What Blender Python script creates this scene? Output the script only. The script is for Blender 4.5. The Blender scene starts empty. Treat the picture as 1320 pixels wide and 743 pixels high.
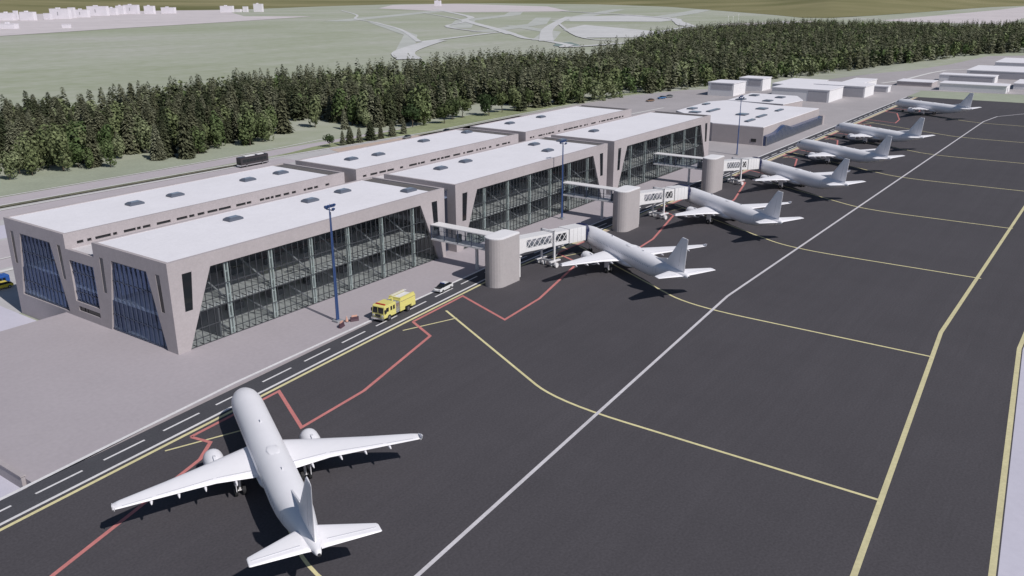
import bpy, bmesh, math, random
import numpy as np
from mathutils import Matrix, Vector
rnd = random.Random(7)
R = math.radians
sc = bpy.context.scene
col = sc.collection

# ------------------------------------------------------------------ materials
def mat(name, c, rough=0.7, var=0.0, scale=1.0, metal=0.0, bump=0.0, c2=None, coat=0.0, detail=6.0, spec=0.5):
    m = bpy.data.materials.new(name); m.use_nodes = True
    nt = m.node_tree; b = nt.nodes['Principled BSDF']
    b.inputs['Base Color'].default_value = (*c, 1); b.inputs['Roughness'].default_value = rough
    b.inputs['Metallic'].default_value = metal; b.inputs['Coat Weight'].default_value = coat
    b.inputs['Specular IOR Level'].default_value = spec
    if var or c2 or bump:
        tc = nt.nodes.new('ShaderNodeTexCoord'); n = nt.nodes.new('ShaderNodeTexNoise')
        n.inputs['Scale'].default_value = scale; n.inputs['Detail'].default_value = detail; n.inputs['Roughness'].default_value = 0.6
        nt.links.new(tc.outputs['Object'], n.inputs['Vector'])
        if var or c2:
            r = nt.nodes.new('ShaderNodeValToRGB')
            r.color_ramp.elements[0].position = 0.3; r.color_ramp.elements[1].position = 0.7
            if c2: lo, hi = c, c2
            else: lo = tuple(max(0, x*(1-var)) for x in c); hi = tuple(min(1, x*(1+var)) for x in c)
            r.color_ramp.elements[0].color = (*lo, 1); r.color_ramp.elements[1].color = (*hi, 1)
            nt.links.new(n.outputs['Fac'], r.inputs['Fac']); nt.links.new(r.outputs['Color'], b.inputs['Base Color'])
        if bump:
            bp = nt.nodes.new('ShaderNodeBump'); bp.inputs['Strength'].default_value = bump; bp.inputs['Distance'].default_value = 0.05
            nt.links.new(n.outputs['Fac'], bp.inputs['Height']); nt.links.new(bp.outputs['Normal'], b.inputs['Normal'])
    return m

def surface_mat(name, c, big=0.06, fine=0.1, bigscale=0.03, finescale=2.5, rough=0.85, joints=None, jdark=0.8, streak=0.0):
    """ground / slab material: broad stains, fine grain and (optionally) a grid of joints"""
    m = bpy.data.materials.new(name); m.use_nodes = True
    nt = m.node_tree; N = nt.nodes; L = nt.links; b = N['Principled BSDF']
    b.inputs['Roughness'].default_value = rough; b.inputs['Specular IOR Level'].default_value = 0.3
    tc = N.new('ShaderNodeTexCoord')
    def noise(s, d, vec=tc.outputs['Object']):
        n = N.new('ShaderNodeTexNoise'); n.inputs['Scale'].default_value = s; n.inputs['Detail'].default_value = d
        L.new(vec, n.inputs['Vector']); return n.outputs['Fac']
    def mr(src, lo, hi):
        r = N.new('ShaderNodeMapRange'); r.inputs['From Min'].default_value = 0.3; r.inputs['From Max'].default_value = 0.7
        r.inputs['To Min'].default_value = lo; r.inputs['To Max'].default_value = hi; L.new(src, r.inputs['Value']); return r.outputs['Result']
    def mul(a, bb):
        x = N.new('ShaderNodeMath'); x.operation = 'MULTIPLY'; L.new(a, x.inputs[0]); L.new(bb, x.inputs[1]); return x.outputs[0]
    f = mul(mr(noise(bigscale, 4), 1-big, 1+big), mr(noise(finescale, 5), 1-fine, 1+fine))
    f = mul(f, mr(noise(bigscale*7, 3), 1-big*0.6, 1+big*0.6))
    if streak:
        mp = N.new('ShaderNodeMapping'); mp.inputs['Scale'].default_value = (0.02, 0.6, 1); L.new(tc.outputs['Object'], mp.inputs['Vector'])
        f = mul(f, mr(noise(1.0, 4, mp.outputs['Vector']), 1-streak, 1+streak))
    if joints:
        br = N.new('ShaderNodeTexBrick'); br.offset = 0.0; br.inputs['Scale'].default_value = 1.0
        br.inputs['Brick Width'].default_value = joints; br.inputs['Row Height'].default_value = joints
        br.inputs['Mortar Size'].default_value = 0.05
        br.inputs['Color1'].default_value = (1, 1, 1, 1); br.inputs['Color2'].default_value = (0.965, 0.965, 0.965, 1); br.inputs['Mortar'].default_value = (jdark,)*3+(1,)
        L.new(tc.outputs['Object'], br.inputs['Vector'])
        f = mul(f, br.outputs['Color'])
    mx = N.new('ShaderNodeVectorMath'); mx.operation = 'SCALE'; mx.inputs[0].default_value = c
    L.new(f, mx.inputs['Scale']); L.new(mx.outputs[0], b.inputs['Base Color'])
    return m

def glass_mat(name, tint, refl=0.03, gcol=(0.8, 0.9, 1.0), fk=0.5):
    m = bpy.data.materials.new(name); m.use_nodes = True
    nt = m.node_tree; N = nt.nodes; L = nt.links; N.clear()
    o = N.new('ShaderNodeOutputMaterial'); t = N.new('ShaderNodeBsdfTransparent'); t.inputs['Color'].default_value = (*tint, 1)
    g = N.new('ShaderNodeBsdfGlossy'); g.inputs['Roughness'].default_value = 0.04; g.inputs['Color'].default_value = (*gcol, 1)
    fr = N.new('ShaderNodeFresnel'); fr.inputs['IOR'].default_value = 1.45
    ad = N.new('ShaderNodeMath'); ad.operation = 'MULTIPLY_ADD'; ad.inputs[1].default_value = fk; ad.inputs[2].default_value = refl; ad.use_clamp = True
    mx = N.new('ShaderNodeMixShader')
    L.new(fr.outputs[0], ad.inputs[0]); L.new(ad.outputs[0], mx.inputs[0]); L.new(t.outputs[0], mx.inputs[1]); L.new(g.outputs[0], mx.inputs[2]); L.new(mx.outputs[0], o.inputs[0])
    return m

def leaf_mat(name, a, b_, trans=0.0):
    """foliage: hue varies per tree ('tint' attribute / object random) and per clump"""
    m = bpy.data.materials.new(name); m.use_nodes = True
    nt = m.node_tree; N = nt.nodes; L = nt.links; p = N['Principled BSDF']
    p.inputs['Roughness'].default_value = 0.75; p.inputs['Specular IOR Level'].default_value = 0.15
    at = N.new('ShaderNodeAttribute'); at.attribute_name = 'tint'
    oi = N.new('ShaderNodeObjectInfo')
    ad = N.new('ShaderNodeMath'); ad.operation = 'ADD'; L.new(at.outputs['Fac'], ad.inputs[0]); L.new(oi.outputs['Random'], ad.inputs[1])
    fr = N.new('ShaderNodeMath'); fr.operation = 'FRACT'; L.new(ad.outputs[0], fr.inputs[0])
    r = N.new('ShaderNodeValToRGB'); cr = r.color_ramp
    cr.elements[0].color = (*a, 1); cr.elements[1].color = (*b_, 1)
    e = cr.elements.new(0.5); e.color = (*[(x+y)/2*w for x, y, w in zip(a, b_, (1.0, 0.95, 0.9))], 1)
    L.new(fr.outputs[0], r.inputs['Fac'])
    tc = N.new('ShaderNodeTexCoord'); n = N.new('ShaderNodeTexNoise'); n.inputs['Scale'].default_value = 0.9; n.inputs['Detail'].default_value = 3
    L.new(tc.outputs['Object'], n.inputs['Vector'])
    mr = N.new('ShaderNodeMapRange'); mr.inputs['From Min'].default_value = .3; mr.inputs['From Max'].default_value = .7
    mr.inputs['To Min'].default_value = 0.5; mr.inputs['To Max'].default_value = 1.7; L.new(n.outputs['Fac'], mr.inputs['Value'])
    s = N.new('ShaderNodeVectorMath'); s.operation = 'SCALE'; L.new(r.outputs['Color'], s.inputs[0]); L.new(mr.outputs['Result'], s.inputs['Scale'])
    L.new(s.outputs[0], p.inputs['Base Color'])
    return m

M = dict(
 concrete=surface_mat('concrete', (0.415, 0.378, 0.39), big=0.05, fine=0.05, bigscale=0.15, finescale=3, rough=0.8),
 roof=surface_mat('roof_membrane', (0.78, 0.765, 0.805), big=0.03, fine=0.03, bigscale=0.08, finescale=2, rough=0.7, joints=None),
 mid_roof=surface_mat('link_roof', (0.60, 0.58, 0.60), big=0.05, fine=0.05, bigscale=0.1),
 asphalt=surface_mat('apron_asphalt', (0.074, 0.069, 0.077), big=0.05, fine=0.16, bigscale=0.025, finescale=3.5, streak=0.04, joints=7.5, jdark=0.93),
 road=surface_mat('road_asphalt', (0.070, 0.070, 0.080), big=0.08, fine=0.14, bigscale=0.06, finescale=4),
 pavement=surface_mat('terminal_pavement', (0.40, 0.365, 0.39), big=0.035, fine=0.04, bigscale=0.02, finescale=1.5),
 pave_far=surface_mat('far_pavement', (0.40, 0.375, 0.385), big=0.07, fine=0.05, bigscale=0.015, finescale=1),
 pale=surface_mat('pale_ground', (0.55, 0.535, 0.62), big=0.03, fine=0.03, bigscale=0.02, finescale=1),
 forecourt=surface_mat('forecourt', (0.48, 0.47, 0.475), big=0.06, fine=0.05, bigscale=0.03, finescale=1),
 carriageway=surface_mat('landside_road', (0.47, 0.43, 0.455), big=0.05, fine=0.05, bigscale=0.04, finescale=1.5),
 kerb=surface_mat('kerb_stone', (0.68, 0.67, 0.66), big=0.04, fine=0.05, bigscale=0.1),
 median=surface_mat('median_hedge', (0.17, 0.165, 0.12), big=0.2, fine=0.3, bigscale=0.2, finescale=2),
 brick=mat('red_setts', (0.50, 0.36, 0.30), 0.9, c2=(0.52, 0.46, 0.40), scale=0.9, detail=3),
 tower=surface_mat('tower_concrete', (0.43, 0.40, 0.405), big=0.04, fine=0.04, bigscale=0.15, finescale=3, rough=0.8),
 louvre=surface_mat('roof_louvre', (0.21, 0.195, 0.19), big=0.08, fine=0.08, bigscale=0.3),
 buff=surface_mat('buff_marking', (0.52, 0.42, 0.33), big=0.1, fine=0.08, bigscale=0.3),
 white_line=surface_mat('white_marking', (0.70, 0.69, 0.70), big=0.06, fine=0.08, bigscale=0.2),
 grey_line=surface_mat('grey_white_marking', (0.60, 0.58, 0.61), big=0.08, fine=0.08, bigscale=0.2),
 yellow_line=surface_mat('yellow_marking', (0.68, 0.62, 0.35), big=0.08, fine=0.08, bigscale=0.2),
 yellow_bold=surface_mat('bold_yellow_marking', (0.60, 0.55, 0.33), big=0.08, fine=0.08, bigscale=0.2),
 red_line=surface_mat('red_marking', (0.54, 0.20, 0.19), big=0.08, fine=0.08, bigscale=0.2),
 paint=mat('aircraft_white', (0.86, 0.85, 0.885), 0.42, var=0.015, scale=0.8),
 paint_grey=mat('aircraft_grey', (0.55, 0.56, 0.60), 0.35),
 bare=mat('bare_metal', (0.45, 0.45, 0.46), 0.35, metal=0.8),
 dark=mat('dark_metal', (0.035, 0.035, 0.04), 0.5),
 tyre=mat('tyre_rubber', (0.02, 0.02, 0.022), 0.8),
 black_glass=mat('black_glass', (0.015, 0.018, 0.022), 0.08),
 steel_white=mat('white_steel', (0.74, 0.73, 0.74), 0.5, var=0.03, scale=1.5),
 steel_grey=mat('grey_steel', (0.30, 0.31, 0.33), 0.5),
 mullion=mat('mullion_steel', (0.07, 0.075, 0.085), 0.45),
 navy_mullion=mat('navy_mullion', (0.06, 0.075, 0.12), 0.45),
 column=mat('pale_green_column', (0.74, 0.80, 0.77), 0.4),
 floor_in=surface_mat('interior_floor', (0.66, 0.67, 0.655), big=0.05, fine=0.05, bigscale=0.3, joints=3.0, jdark=0.85),
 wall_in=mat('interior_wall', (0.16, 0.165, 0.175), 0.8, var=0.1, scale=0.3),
 glass=glass_mat('facade_glass', (0.88, 0.905, 0.91), 0.02, fk=0.5),
 end_glass=glass_mat('end_facade_glass', (0.66, 0.73, 0.84), 0.015, (0.30, 0.40, 0.66), fk=0.28),
 clear=glass_mat('clear_glass', (0.90, 0.93, 0.95), 0.01, fk=0.4),
 sky_frame=mat('skylight_frame', (0.10, 0.115, 0.15), 0.4),
 sky_pane=mat('skylight_pane', (0.22, 0.26, 0.33), 0.12),
 blue_steel=mat('mast_blue', (0.04, 0.08, 0.21), 0.4),
 lamp=mat('lamp_glass', (0.5, 0.5, 0.52), 0.2),
 navy=mat('navy_bellows', (0.012, 0.018, 0.07), 0.6),
 fire_yellow=mat('fire_yellow', (0.74, 0.68, 0.22), 0.35, coat=0.3),
 chrome=mat('chrome', (0.7, 0.7, 0.7), 0.2, metal=0.9),
 car_white=mat('car_white', (0.75, 0.75, 0.76), 0.3, coat=0.4),
 car_black=mat('car_black', (0.02, 0.02, 0.022), 0.25, coat=0.4),
 car_blue=mat('car_blue', (0.05, 0.15, 0.33), 0.3, coat=0.4),
 car_brown=mat('car_brown', (0.22, 0.14, 0.09), 0.35, coat=0.3),
 car_yellow=mat('car_yellow', (0.75, 0.60, 0.05), 0.3, coat=0.4),
 car_grey=mat('car_grey', (0.18, 0.19, 0.20), 0.3, coat=0.4),
 bus_dark=mat('bus_dark', (0.035, 0.03, 0.035), 0.3, coat=0.4),
 bus_blue=mat('bus_blue', (0.03, 0.10, 0.36), 0.35, coat=0.3),
 red_light=mat('red_lens', (0.5, 0.02, 0.02), 0.3),
 barrier_dark=mat('barrier_dark', (0.07, 0.035, 0.05), 0.7),
 barrier_pink=mat('barrier_pink', (0.62, 0.36, 0.28), 0.7),
 old_wall=surface_mat('old_terminal_wall', (0.42, 0.38, 0.385), big=0.04, fine=0.04, bigscale=0.1),
 shed=surface_mat('white_shed', (0.74, 0.73, 0.75), big=0.03, fine=0.03, bigscale=0.1),
 shed_grey=surface_mat('grey_shed', (0.42, 0.41, 0.44), big=0.04, fine=0.03, bigscale=0.1),
 village=surface_mat('village_plaster', (0.74, 0.71, 0.76), big=0.05, fine=0.03, bigscale=0.05),
 blue_glazing=mat('blue_glazing', (0.045, 0.07, 0.15), 0.15),
 door_grey=mat('door_grey', (0.34, 0.34, 0.37), 0.6),
 trunk=mat('bark', (0.09, 0.07, 0.05), 0.9, var=0.3, scale=2),
 spruce=leaf_mat('spruce_needles', (0.042, 0.054, 0.028), (0.17, 0.178, 0.12)),
 broad=leaf_mat('broad_leaves', (0.068, 0.102, 0.038), (0.175, 0.20, 0.11)),
 bush=leaf_mat('bush_leaves', (0.030, 0.050, 0.020), (0.085, 0.105, 0.045)),
 water=mat('pond_water', (0.03, 0.07, 0.11), 0.1),
)

def ground_mat():
    m = bpy.data.materials.new('meadow'); m.use_nodes = True
    nt = m.node_tree; N = nt.nodes; L = nt.links; p = N['Principled BSDF']; p.inputs['Roughness'].default_value = 0.95; p.inputs['Specular IOR Level'].default_value = 0.1
    tc = N.new('ShaderNodeTexCoord')
    def ramp(scale, detail, stops, dist=0.0, mapsc=None):
        v = tc.outputs['Object']
        if mapsc:
            mp = N.new('ShaderNodeMapping'); mp.inputs['Scale'].default_value = mapsc; mp.inputs['Rotation'].default_value = (0, 0, 0.5); L.new(v, mp.inputs['Vector']); v = mp.outputs['Vector']
        n = N.new('ShaderNodeTexNoise'); n.inputs['Scale'].default_value = scale; n.inputs['Detail'].default_value = detail; n.inputs['Distortion'].default_value = dist
        L.new(v, n.inputs['Vector']); r = N.new('ShaderNodeValToRGB')
        r.color_ramp.elements[0].position = stops[0][0]; r.color_ramp.elements[0].color = (*stops[0][1], 1)
        r.color_ramp.elements[1].position = stops[-1][0]; r.color_ramp.elements[1].color = (*stops[-1][1], 1)
        for s, c in stops[1:-1]: e = r.color_ramp.elements.new(s); e.color = (*c, 1)
        L.new(n.outputs['Fac'], r.inputs['Fac']); return r.outputs['Color']
    base = ramp(0.0025, 5, [(0.32, (0.35, 0.375, 0.295)), (0.5, (0.39, 0.41, 0.345)), (0.68, (0.43, 0.435, 0.40))], 0.6)
    tex = ramp(0.09, 8, [(0.3, (0.90, 0.92, 0.86)), (0.7, (1.06, 1.05, 1.08))])
    mx = N.new('ShaderNodeVectorMath'); mx.operation = 'MULTIPLY'; L.new(base, mx.inputs[0]); L.new(tex, mx.inputs[1])
    st = ramp(0.004, 4, [(0.35, (0.95, 0.96, 0.90)), (0.65, (1.04, 1.03, 1.02))], 0.3, (1, 5, 1))
    m2 = N.new('ShaderNodeVectorMath'); m2.operation = 'MULTIPLY'; L.new(mx.outputs[0], m2.inputs[0]); L.new(st, m2.inputs[1])
    L.new(m2.outputs[0], p.inputs['Base Color'])
    return m
M['meadow'] = ground_mat()
M['verge'] = surface_mat('green_verge', (0.27, 0.30, 0.17), big=0.15, fine=0.15, bigscale=0.04, finescale=1)
M['grass_near'] = surface_mat('green_grass', (0.34, 0.37, 0.285), big=0.08, fine=0.08, bigscale=0.02, finescale=1)
M['hill'] = mat('olive_hill', (0.13, 0.135, 0.055), 0.95, c2=(0.30, 0.27, 0.15), scale=0.0011, detail=8, spec=0.1)
M['pink'] = surface_mat('pale_pink_ground', (0.60, 0.55, 0.56), big=0.06, fine=0.04, bigscale=0.006, finescale=0.05)
M['track'] = surface_mat('pale_track', (0.58, 0.58, 0.58), big=0.06, fine=0.05, bigscale=0.01, finescale=0.1)

# ------------------------------------------------------------------ helpers
def tag(o, label=None, cat=None, group=None, kind=None):
    if label: o['label'] = label
    if cat: o['category'] = cat
    if group: o['group'] = group
    if kind: o['kind'] = kind
    return o
def empty(name, loc=(0, 0, 0), rz=0.0):
    o = bpy.data.objects.new(name, None); o.location = loc; o.rotation_euler = (0, 0, rz); o.empty_display_size = 0.5
    col.objects.link(o); return o
class MB:
    def __init__(s): s.v = []; s.f = []
    def add(s, vs, fs):
        n = len(s.v); s.v += [tuple(v) for v in vs]; s.f += [tuple(i+n for i in f) for f in fs]; return s
    def box(s, x0, x1, y0, y1, z0, z1):
        if x0 > x1: x0, x1 = x1, x0
        if y0 > y1: y0, y1 = y1, y0
        return s.add([(x0,y0,z0),(x1,y0,z0),(x1,y1,z0),(x0,y1,z0),(x0,y0,z1),(x1,y0,z1),(x1,y1,z1),(x0,y1,z1)],
              [(3,2,1,0),(4,5,6,7),(0,1,5,4),(1,2,6,5),(2,3,7,6),(3,0,4,7)])
    def prism(s, pts, fn0, fn1):
        """pts 2-D outline; fn0/fn1 map it to the two end caps"""
        n = len(pts); a = [fn0(*p) for p in pts]; b = [fn1(*p) for p in pts]
        return s.add(a+b, [tuple(range(n))[::-1], tuple(range(n, 2*n))] + [(i, (i+1) % n, n+(i+1) % n, n+i) for i in range(n)])
    def xz(s, pts, y0, y1): return s.prism(pts, lambda x, z: (x, y0, z), lambda x, z: (x, y1, z))
    def yz(s, pts, x0, x1): return s.prism(pts, lambda y, z: (x0, y, z), lambda y, z: (x1, y, z))
    def xy(s, pts, z0, z1): return s.prism(pts, lambda x, y: (x, y, z0), lambda x, y: (x, y, z1))
    def tube(s, p, q, r0, r1=None, n=8):
        r1 = r0 if r1 is None else r1; p = Vector(p); q = Vector(q); d = (q-p).normalized()
        a = d.orthogonal().normalized(); b = d.cross(a)
        vs = [p+(a*math.cos(2*math.pi*i/n)+b*math.sin(2*math.pi*i/n))*r0 for i in range(n)] + [q+(a*math.cos(2*math.pi*i/n)+b*math.sin(2*math.pi*i/n))*r1 for i in range(n)]
        return s.add(vs, [tuple(range(n))[::-1], tuple(range(n, 2*n))] + [(i, (i+1) % n, n+(i+1) % n, n+i) for i in range(n)])
    def loft(s, rings, cap=True, closed=True):
        n = len(rings[0]); base = len(s.v)
        for r in rings: s.v += [tuple(p) for p in r]
        for k in range(len(rings)-1):
            for i in range(n if closed else n-1):
                j = (i+1) % n; s.f.append((base+k*n+i, base+k*n+j, base+(k+1)*n+j, base+(k+1)*n+i))
        if cap:
            s.f.append(tuple(base+i for i in range(n))[::-1]); s.f.append(tuple(base+(len(rings)-1)*n+i for i in range(n)))
        return s
    def build(s, name, m, parent=None, smooth=False, bevel=0.0, fix=True):
        me = bpy.data.meshes.new(name); me.from_pydata(s.v, [], s.f)
        if fix or bevel:
            bm = bmesh.new(); bm.from_mesh(me)
            bmesh.ops.recalc_face_normals(bm, faces=bm.faces)
            if bevel: bmesh.ops.bevel(bm, geom=bm.edges[:], offset=bevel, segments=2, affect='EDGES', profile=0.6, clamp_overlap=True)
            bm.to_mesh(me); bm.free()
        me.materials.append(m)
        if smooth: me.polygons.foreach_set('use_smooth', [True]*len(me.polygons))
        o = bpy.data.objects.new(name, me); col.objects.link(o)
        if parent is not None: o.parent = parent
        return o
def copy_tree(o, parent=None):
    c = o.copy(); col.objects.link(c)
    if parent is not None: c.parent = parent
    for ch in list(o.children): copy_tree(ch, c)
    return c

# ------------------------------------------------------------------ terrain height
def sm(t): t = min(1, max(0, t)); return t*t*(3-2*t)
def T(x, y):
    ux = sm((x-283)/60.0); uy = sm((y-150)/55.0)
    low = -4.0
    return low*(1-ux) + ux*(-0.15 + (low+0.15)*uy)
def sheet(name, poly, m, z=None, off=0.0, thick=0.0, kind='structure', parent=None, step=None):
    bm = bmesh.new(); vs = [bm.verts.new((x, y, 0)) for x, y in poly]; bm.faces.new(vs)
    if step:
        xs = [p[0] for p in poly]; ys = [p[1] for p in poly]
        for ax, lo, hi in ((0, min(xs), max(xs)), (1, min(ys), max(ys))):
            k = math.ceil(lo/step)
            while k*step < hi:
                co = [0, 0, 0]; co[ax] = k*step; no = [0, 0, 0]; no[ax] = 1
                bmesh.ops.bisect_plane(bm, geom=bm.verts[:]+bm.edges[:]+bm.faces[:], plane_co=co, plane_no=no); k += 1
    bmesh.ops.recalc_face_normals(bm, faces=bm.faces)
    for f in bm.faces:
        if f.normal.z < 0: f.normal_flip()
    for v in bm.verts: v.co.z = (z if z is not None else T(v.co.x, v.co.y)) + off
    me = bpy.data.meshes.new(name); bm.to_mesh(me); bm.free(); me.materials.append(m)
    o = bpy.data.objects.new(name, me); col.objects.link(o)
    if parent: o.parent = parent
    elif kind: o['kind'] = kind
    return o
def strip_poly(pts, w):
    """left and right offset of a polyline (mitred)"""
    Lh, Rh = [], []
    for i, p in enumerate(pts):
        a = pts[i-1] if i else p; b = pts[i+1] if i < len(pts)-1 else p
        d1 = Vector((p[0]-a[0], p[1]-a[1])); d2 = Vector((b[0]-p[0], b[1]-p[1]))
        if d1.length == 0: d1 = d2
        if d2.length == 0: d2 = d1
        d1.normalize(); d2.normalize(); n1 = Vector((-d1.y, d1.x)); n2 = Vector((-d2.y, d2.x))
        n = n1+n2; n = n/max(0.35, n.length_squared)*2 if n.length > 1e-6 else n1
        n = n*(w/2)
        Lh.append((p[0]+n.x, p[1]+n.y)); Rh.append((p[0]-n.x, p[1]-n.y))
    return Lh, Rh
def line(name, lines, w, m, z=None, off=0.0, kind='structure'):
    """one painted marking made of one or more polylines"""
    mb = MB()
    for pts in lines:
        if z is None:
            q = [pts[0]]
            for a, b in zip(pts, pts[1:]):
                n = max(1, int(math.hypot(b[0]-a[0], b[1]-a[1])/12))
                q += [(a[0]+(b[0]-a[0])*k/n, a[1]+(b[1]-a[1])*k/n) for k in range(1, n+1)]
            pts = q
        Lh, Rh = strip_poly(pts, w)
        zf = (lambda x, y: z+off) if z is not None else (lambda x, y: T(x, y)+off)
        for i in range(len(pts)-1):
            c = [Rh[i], Rh[i+1], Lh[i+1], Lh[i]]
            mb.add([(x, y, zf(x, y)) for x, y in c], [(0, 1, 2, 3)])
    o = mb.build(name, m, fix=False)
    if kind: o['kind'] = kind
    return o

# terrain grid (fine where it slopes)
def grid_terrain():
    xs = [-14000, -6000, -2500, -900, -300, -100] + list(range(-40, 1001, 20)) + [1100, 1250, 1500, 2000, 2800, 4000, 7000, 14000]
    ys = [-14000, -6000, -2500, -900, -300, -100] + list(range(-20, 501, 20)) + [560, 700, 1000, 1500, 2300, 3500, 5000, 8000, 16000]
    vs = [(x, y, T(x, y) if not (x < 283 and y < 150.5) else -4.0) for y in ys for x in xs]
    nx = len(xs); fs = [(j*nx+i, j*nx+i+1, (j+1)*nx+i+1, (j+1)*nx+i) for j in range(len(ys)-1) for i in range(nx-1)]
    mb = MB(); mb.v = vs; mb.f = fs
    o = mb.build('terrain', M['meadow'], fix=False); o['kind'] = 'structure'
grid_terrain()

# airport platform: everything at z = 0 (own slabs with real depth)
def slab(name, poly, m, z1, z0):
    o = MB().xy(poly, z0, z1).build(name, m); o['kind'] = 'structure'; return o
slab('apron', [(-300, 8), (-300, 70.6), (-60, 88.5), (137, 104.9), (522, 103.5), (525, -60), (522, -250), (-300, -250)], M['asphalt'], 0.0, -4.5)
slab('pavement', [(39.4, 98.2), (137, 105.4), (283, 105.2), (283, 151.2), (39.4, 151.2)], M['pavement'], 0.004, -4.4)
sheet('far_pavement', [(283, 104.5), (556, 104.5), (560, 118), (548, 150), (283, 150)], M['pave_far'], z=0.004)
line('service_road', [[(-60, 85.9), (35, 94.75), (137, 102.85), (485, 102.3), (520, 102.3)]], 4.6, M['road'], z=0.008)
line('road_edge_marking', [[(-60, 89.4), (35.4, 97.35), (70.9, 101.3), (137, 105.1), (485, 104.4), (520, 104.4)]], 0.55, M['white_line'], z=0.012)
line('road_edge_marking', [[(-60, 84.0), (33, 92.2), (96, 97.75), (137, 101.0), (485, 100.7), (520, 100.7)]], 0.45, M['white_line'], z=0.012)
line('road_edge_stripe', [[(-60, 83.0), (33, 91.2), (96, 96.75), (137, 99.95), (485, 99.9), (520, 99.9)]], 0.5, M['yellow_line'], z=0.012)
line('road_edge_band', [[(150, 99.25), (520, 99.2)]], 1.1, M['buff'], z=0.0118)
dash = []
k = 0
x = -31.6
while x < 516:
    f = lambda X: (94.95+(X-35)*0.0838) if X < 137 else (103.5+(X-137)*-0.0031) if X < 200 else 102.9
    if x+6 < 518: dash.append([(x, f(x)-(0 if x < 137 else 0.6)), (x+5.9, f(x+5.9)-(0 if x < 137 else 0.6))])
    x += 8.75
line('centre_dashes', dash, 0.32, M['white_line'], z=0.012)
# long apron markings
line('stand_limit_line', [[(-60, 40.5), (52.7, 49.4), (149.5, 56.7), (436.4, 54.5), (458, 52), (475.7, 43), (500, 20), (505, -60)]], 0.50, M['grey_line'], z=0.014)
line('taxi_line', [[(-60, 3.8), (77.6, 14.2), (152.6, 20.0), (500, 19.0)]], 0.66, M['yellow_bold'], z=0.014)
line('taxi_edge_line', [[(-60, -8.2), (85.5, 3.1), (152.2, 8.3), (500, 7.5)]], 0.66, M['yellow_bold'], z=0.014)
sheet('runway_shoulder', [(-300, -26.5), (-60, -8.7), (85.5, 2.6), (152.2, 7.8), (521, 7.0), (521, -240), (-300, -240)], M['pale'], z=0.006)
# stands
NOSE = [64.7, 112.6, 162.6, 212.3, 262.1, 310.0, 358.4, 407.0, 455.4]
ENDX = [46.0, 93.2, 140.6, 188.8, 236.2, 285.4, 333.8, 382.0, 430.4]
for k, (xn, xe) in enumerate(zip(NOSE, ENDX)):
    kk = 0.0 if xn > 140 else 1.0
    by = 97.5 if xn > 140 else 92.0+(xn-64.7)*0.07
    tx = 18.9 if xe > 140 else 12.0+(xe-46)*0.072
    sl_ = 0.536 if xn < 140 else 0.594
    yc = by-(xn-xe)/sl_                       # corner where the slanted part meets the straight one
    q0 = (xe+5.5*sl_, yc+5.5); q2 = (xe, yc-11)
    curve = [((1-t)**2*q0[0]+2*t*(1-t)*xe+t*t*q2[0], (1-t)**2*q0[1]+2*t*(1-t)*yc+t*t*q2[1]) for t in [i/8 for i in range(9)]]
    line('stand_lead_line', [[(xn, by)]+curve+[(xe, tx+0.3)]], 0.42, M['yellow_line'], z=0.010)
    if k < 8: line('stand_bar', [[(xn-11.8, by-0.2), (xn-1.8, by-4.0)]], 0.3, M['yellow_line'], z=0.0105)
    edge = lambda X: (98.6 if X > 137 else 90.2+(X-33)*0.0878-0.0)
    x2 = NOSE[k+1] if k+1 < len(NOSE) else xn+48
    s = -0.085*min(0, x2-140)*0
    yk = lambda v: v - (0 if xn > 140 else 2.9*(1-(xn-64.7)/97))
    line('clearance_line', [[(xn-7.7, edge(xn-7.7)), (xn+8, edge(xn+8)), (xn+2.4, yk(85.4)), (xn+15.2, yk(86.6)), (x2-11, yk(92.6)), (x2-7.7, edge(x2-7.7))]], 0.52, M['red_line'], z=0.016)
line('clearance_line', [[(20, 73.5), (32, 79), (54.2, 86.4), (57.6, 89.0), (57.0, 92.2)]], 0.52, M['red_line'], z=0.016)

# retaining wall at the edge of the raised paving and the lower yard
sheet('lower_yard', [(-200, 98.0), (39.2, 99.2), (39.2, 160), (-200, 160)], M['pale'], z=-1.35)
w = MB().box(38.95, 39.4, 99.6, 151, -4.4, 0.35).box(38.85, 39.5, 99.5, 151, 0.35, 0.5).build('retaining_wall', M['concrete'])
tag(w, 'low beige retaining wall along the left edge of the terminal paving', 'wall')

# landside sheets
sheet('forecourt', [(-250, 151.2), (71.9, 151.2), (71.9, 169.2), (281, 169.2), (283, 262), (-250, 262)], M['forecourt'], off=0.004)
sheet('pale_yard', [(-250, 150.0+1.3), (71.9, 151.3), (71.9, 196), (-250, 196)], M['pale'], off=0.008)
sheet('access_road', [(-250, 202), (150, 202), (150, 226), (-250, 226)], M['carriageway'], off=0.012)
line('kerb_line', [[(-250, 199.5), (140, 199.5)]], 1.6, M['kerb'], off=0.12)
sheet('pale_yard', [(-250, 228), (150, 228), (150, 242), (-250, 242)], M['pale'], off=0.012)
line('kerb_line', [[(-250, 209.5), (150, 209.5)]], 0.7, M['kerb'], off=0.12)
line('landside_road', [[(-250, 256), (-20, 254.5), (110, 253.6), (213, 253.6)]], 10.5, M['carriageway'], off=0.016)
line('landside_road', [[(-250, 276), (-20, 273), (115, 271.6), (175, 270.2), (226, 270.4), (300, 268.2)]], 10.0, M['carriageway'], off=0.020)
line('hedge_strip', [[(-250, 264), (-20, 263.4), (115, 263.0), (163, 261.2), (200, 260.3)]], 1.9, M['median'], off=0.30)
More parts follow.
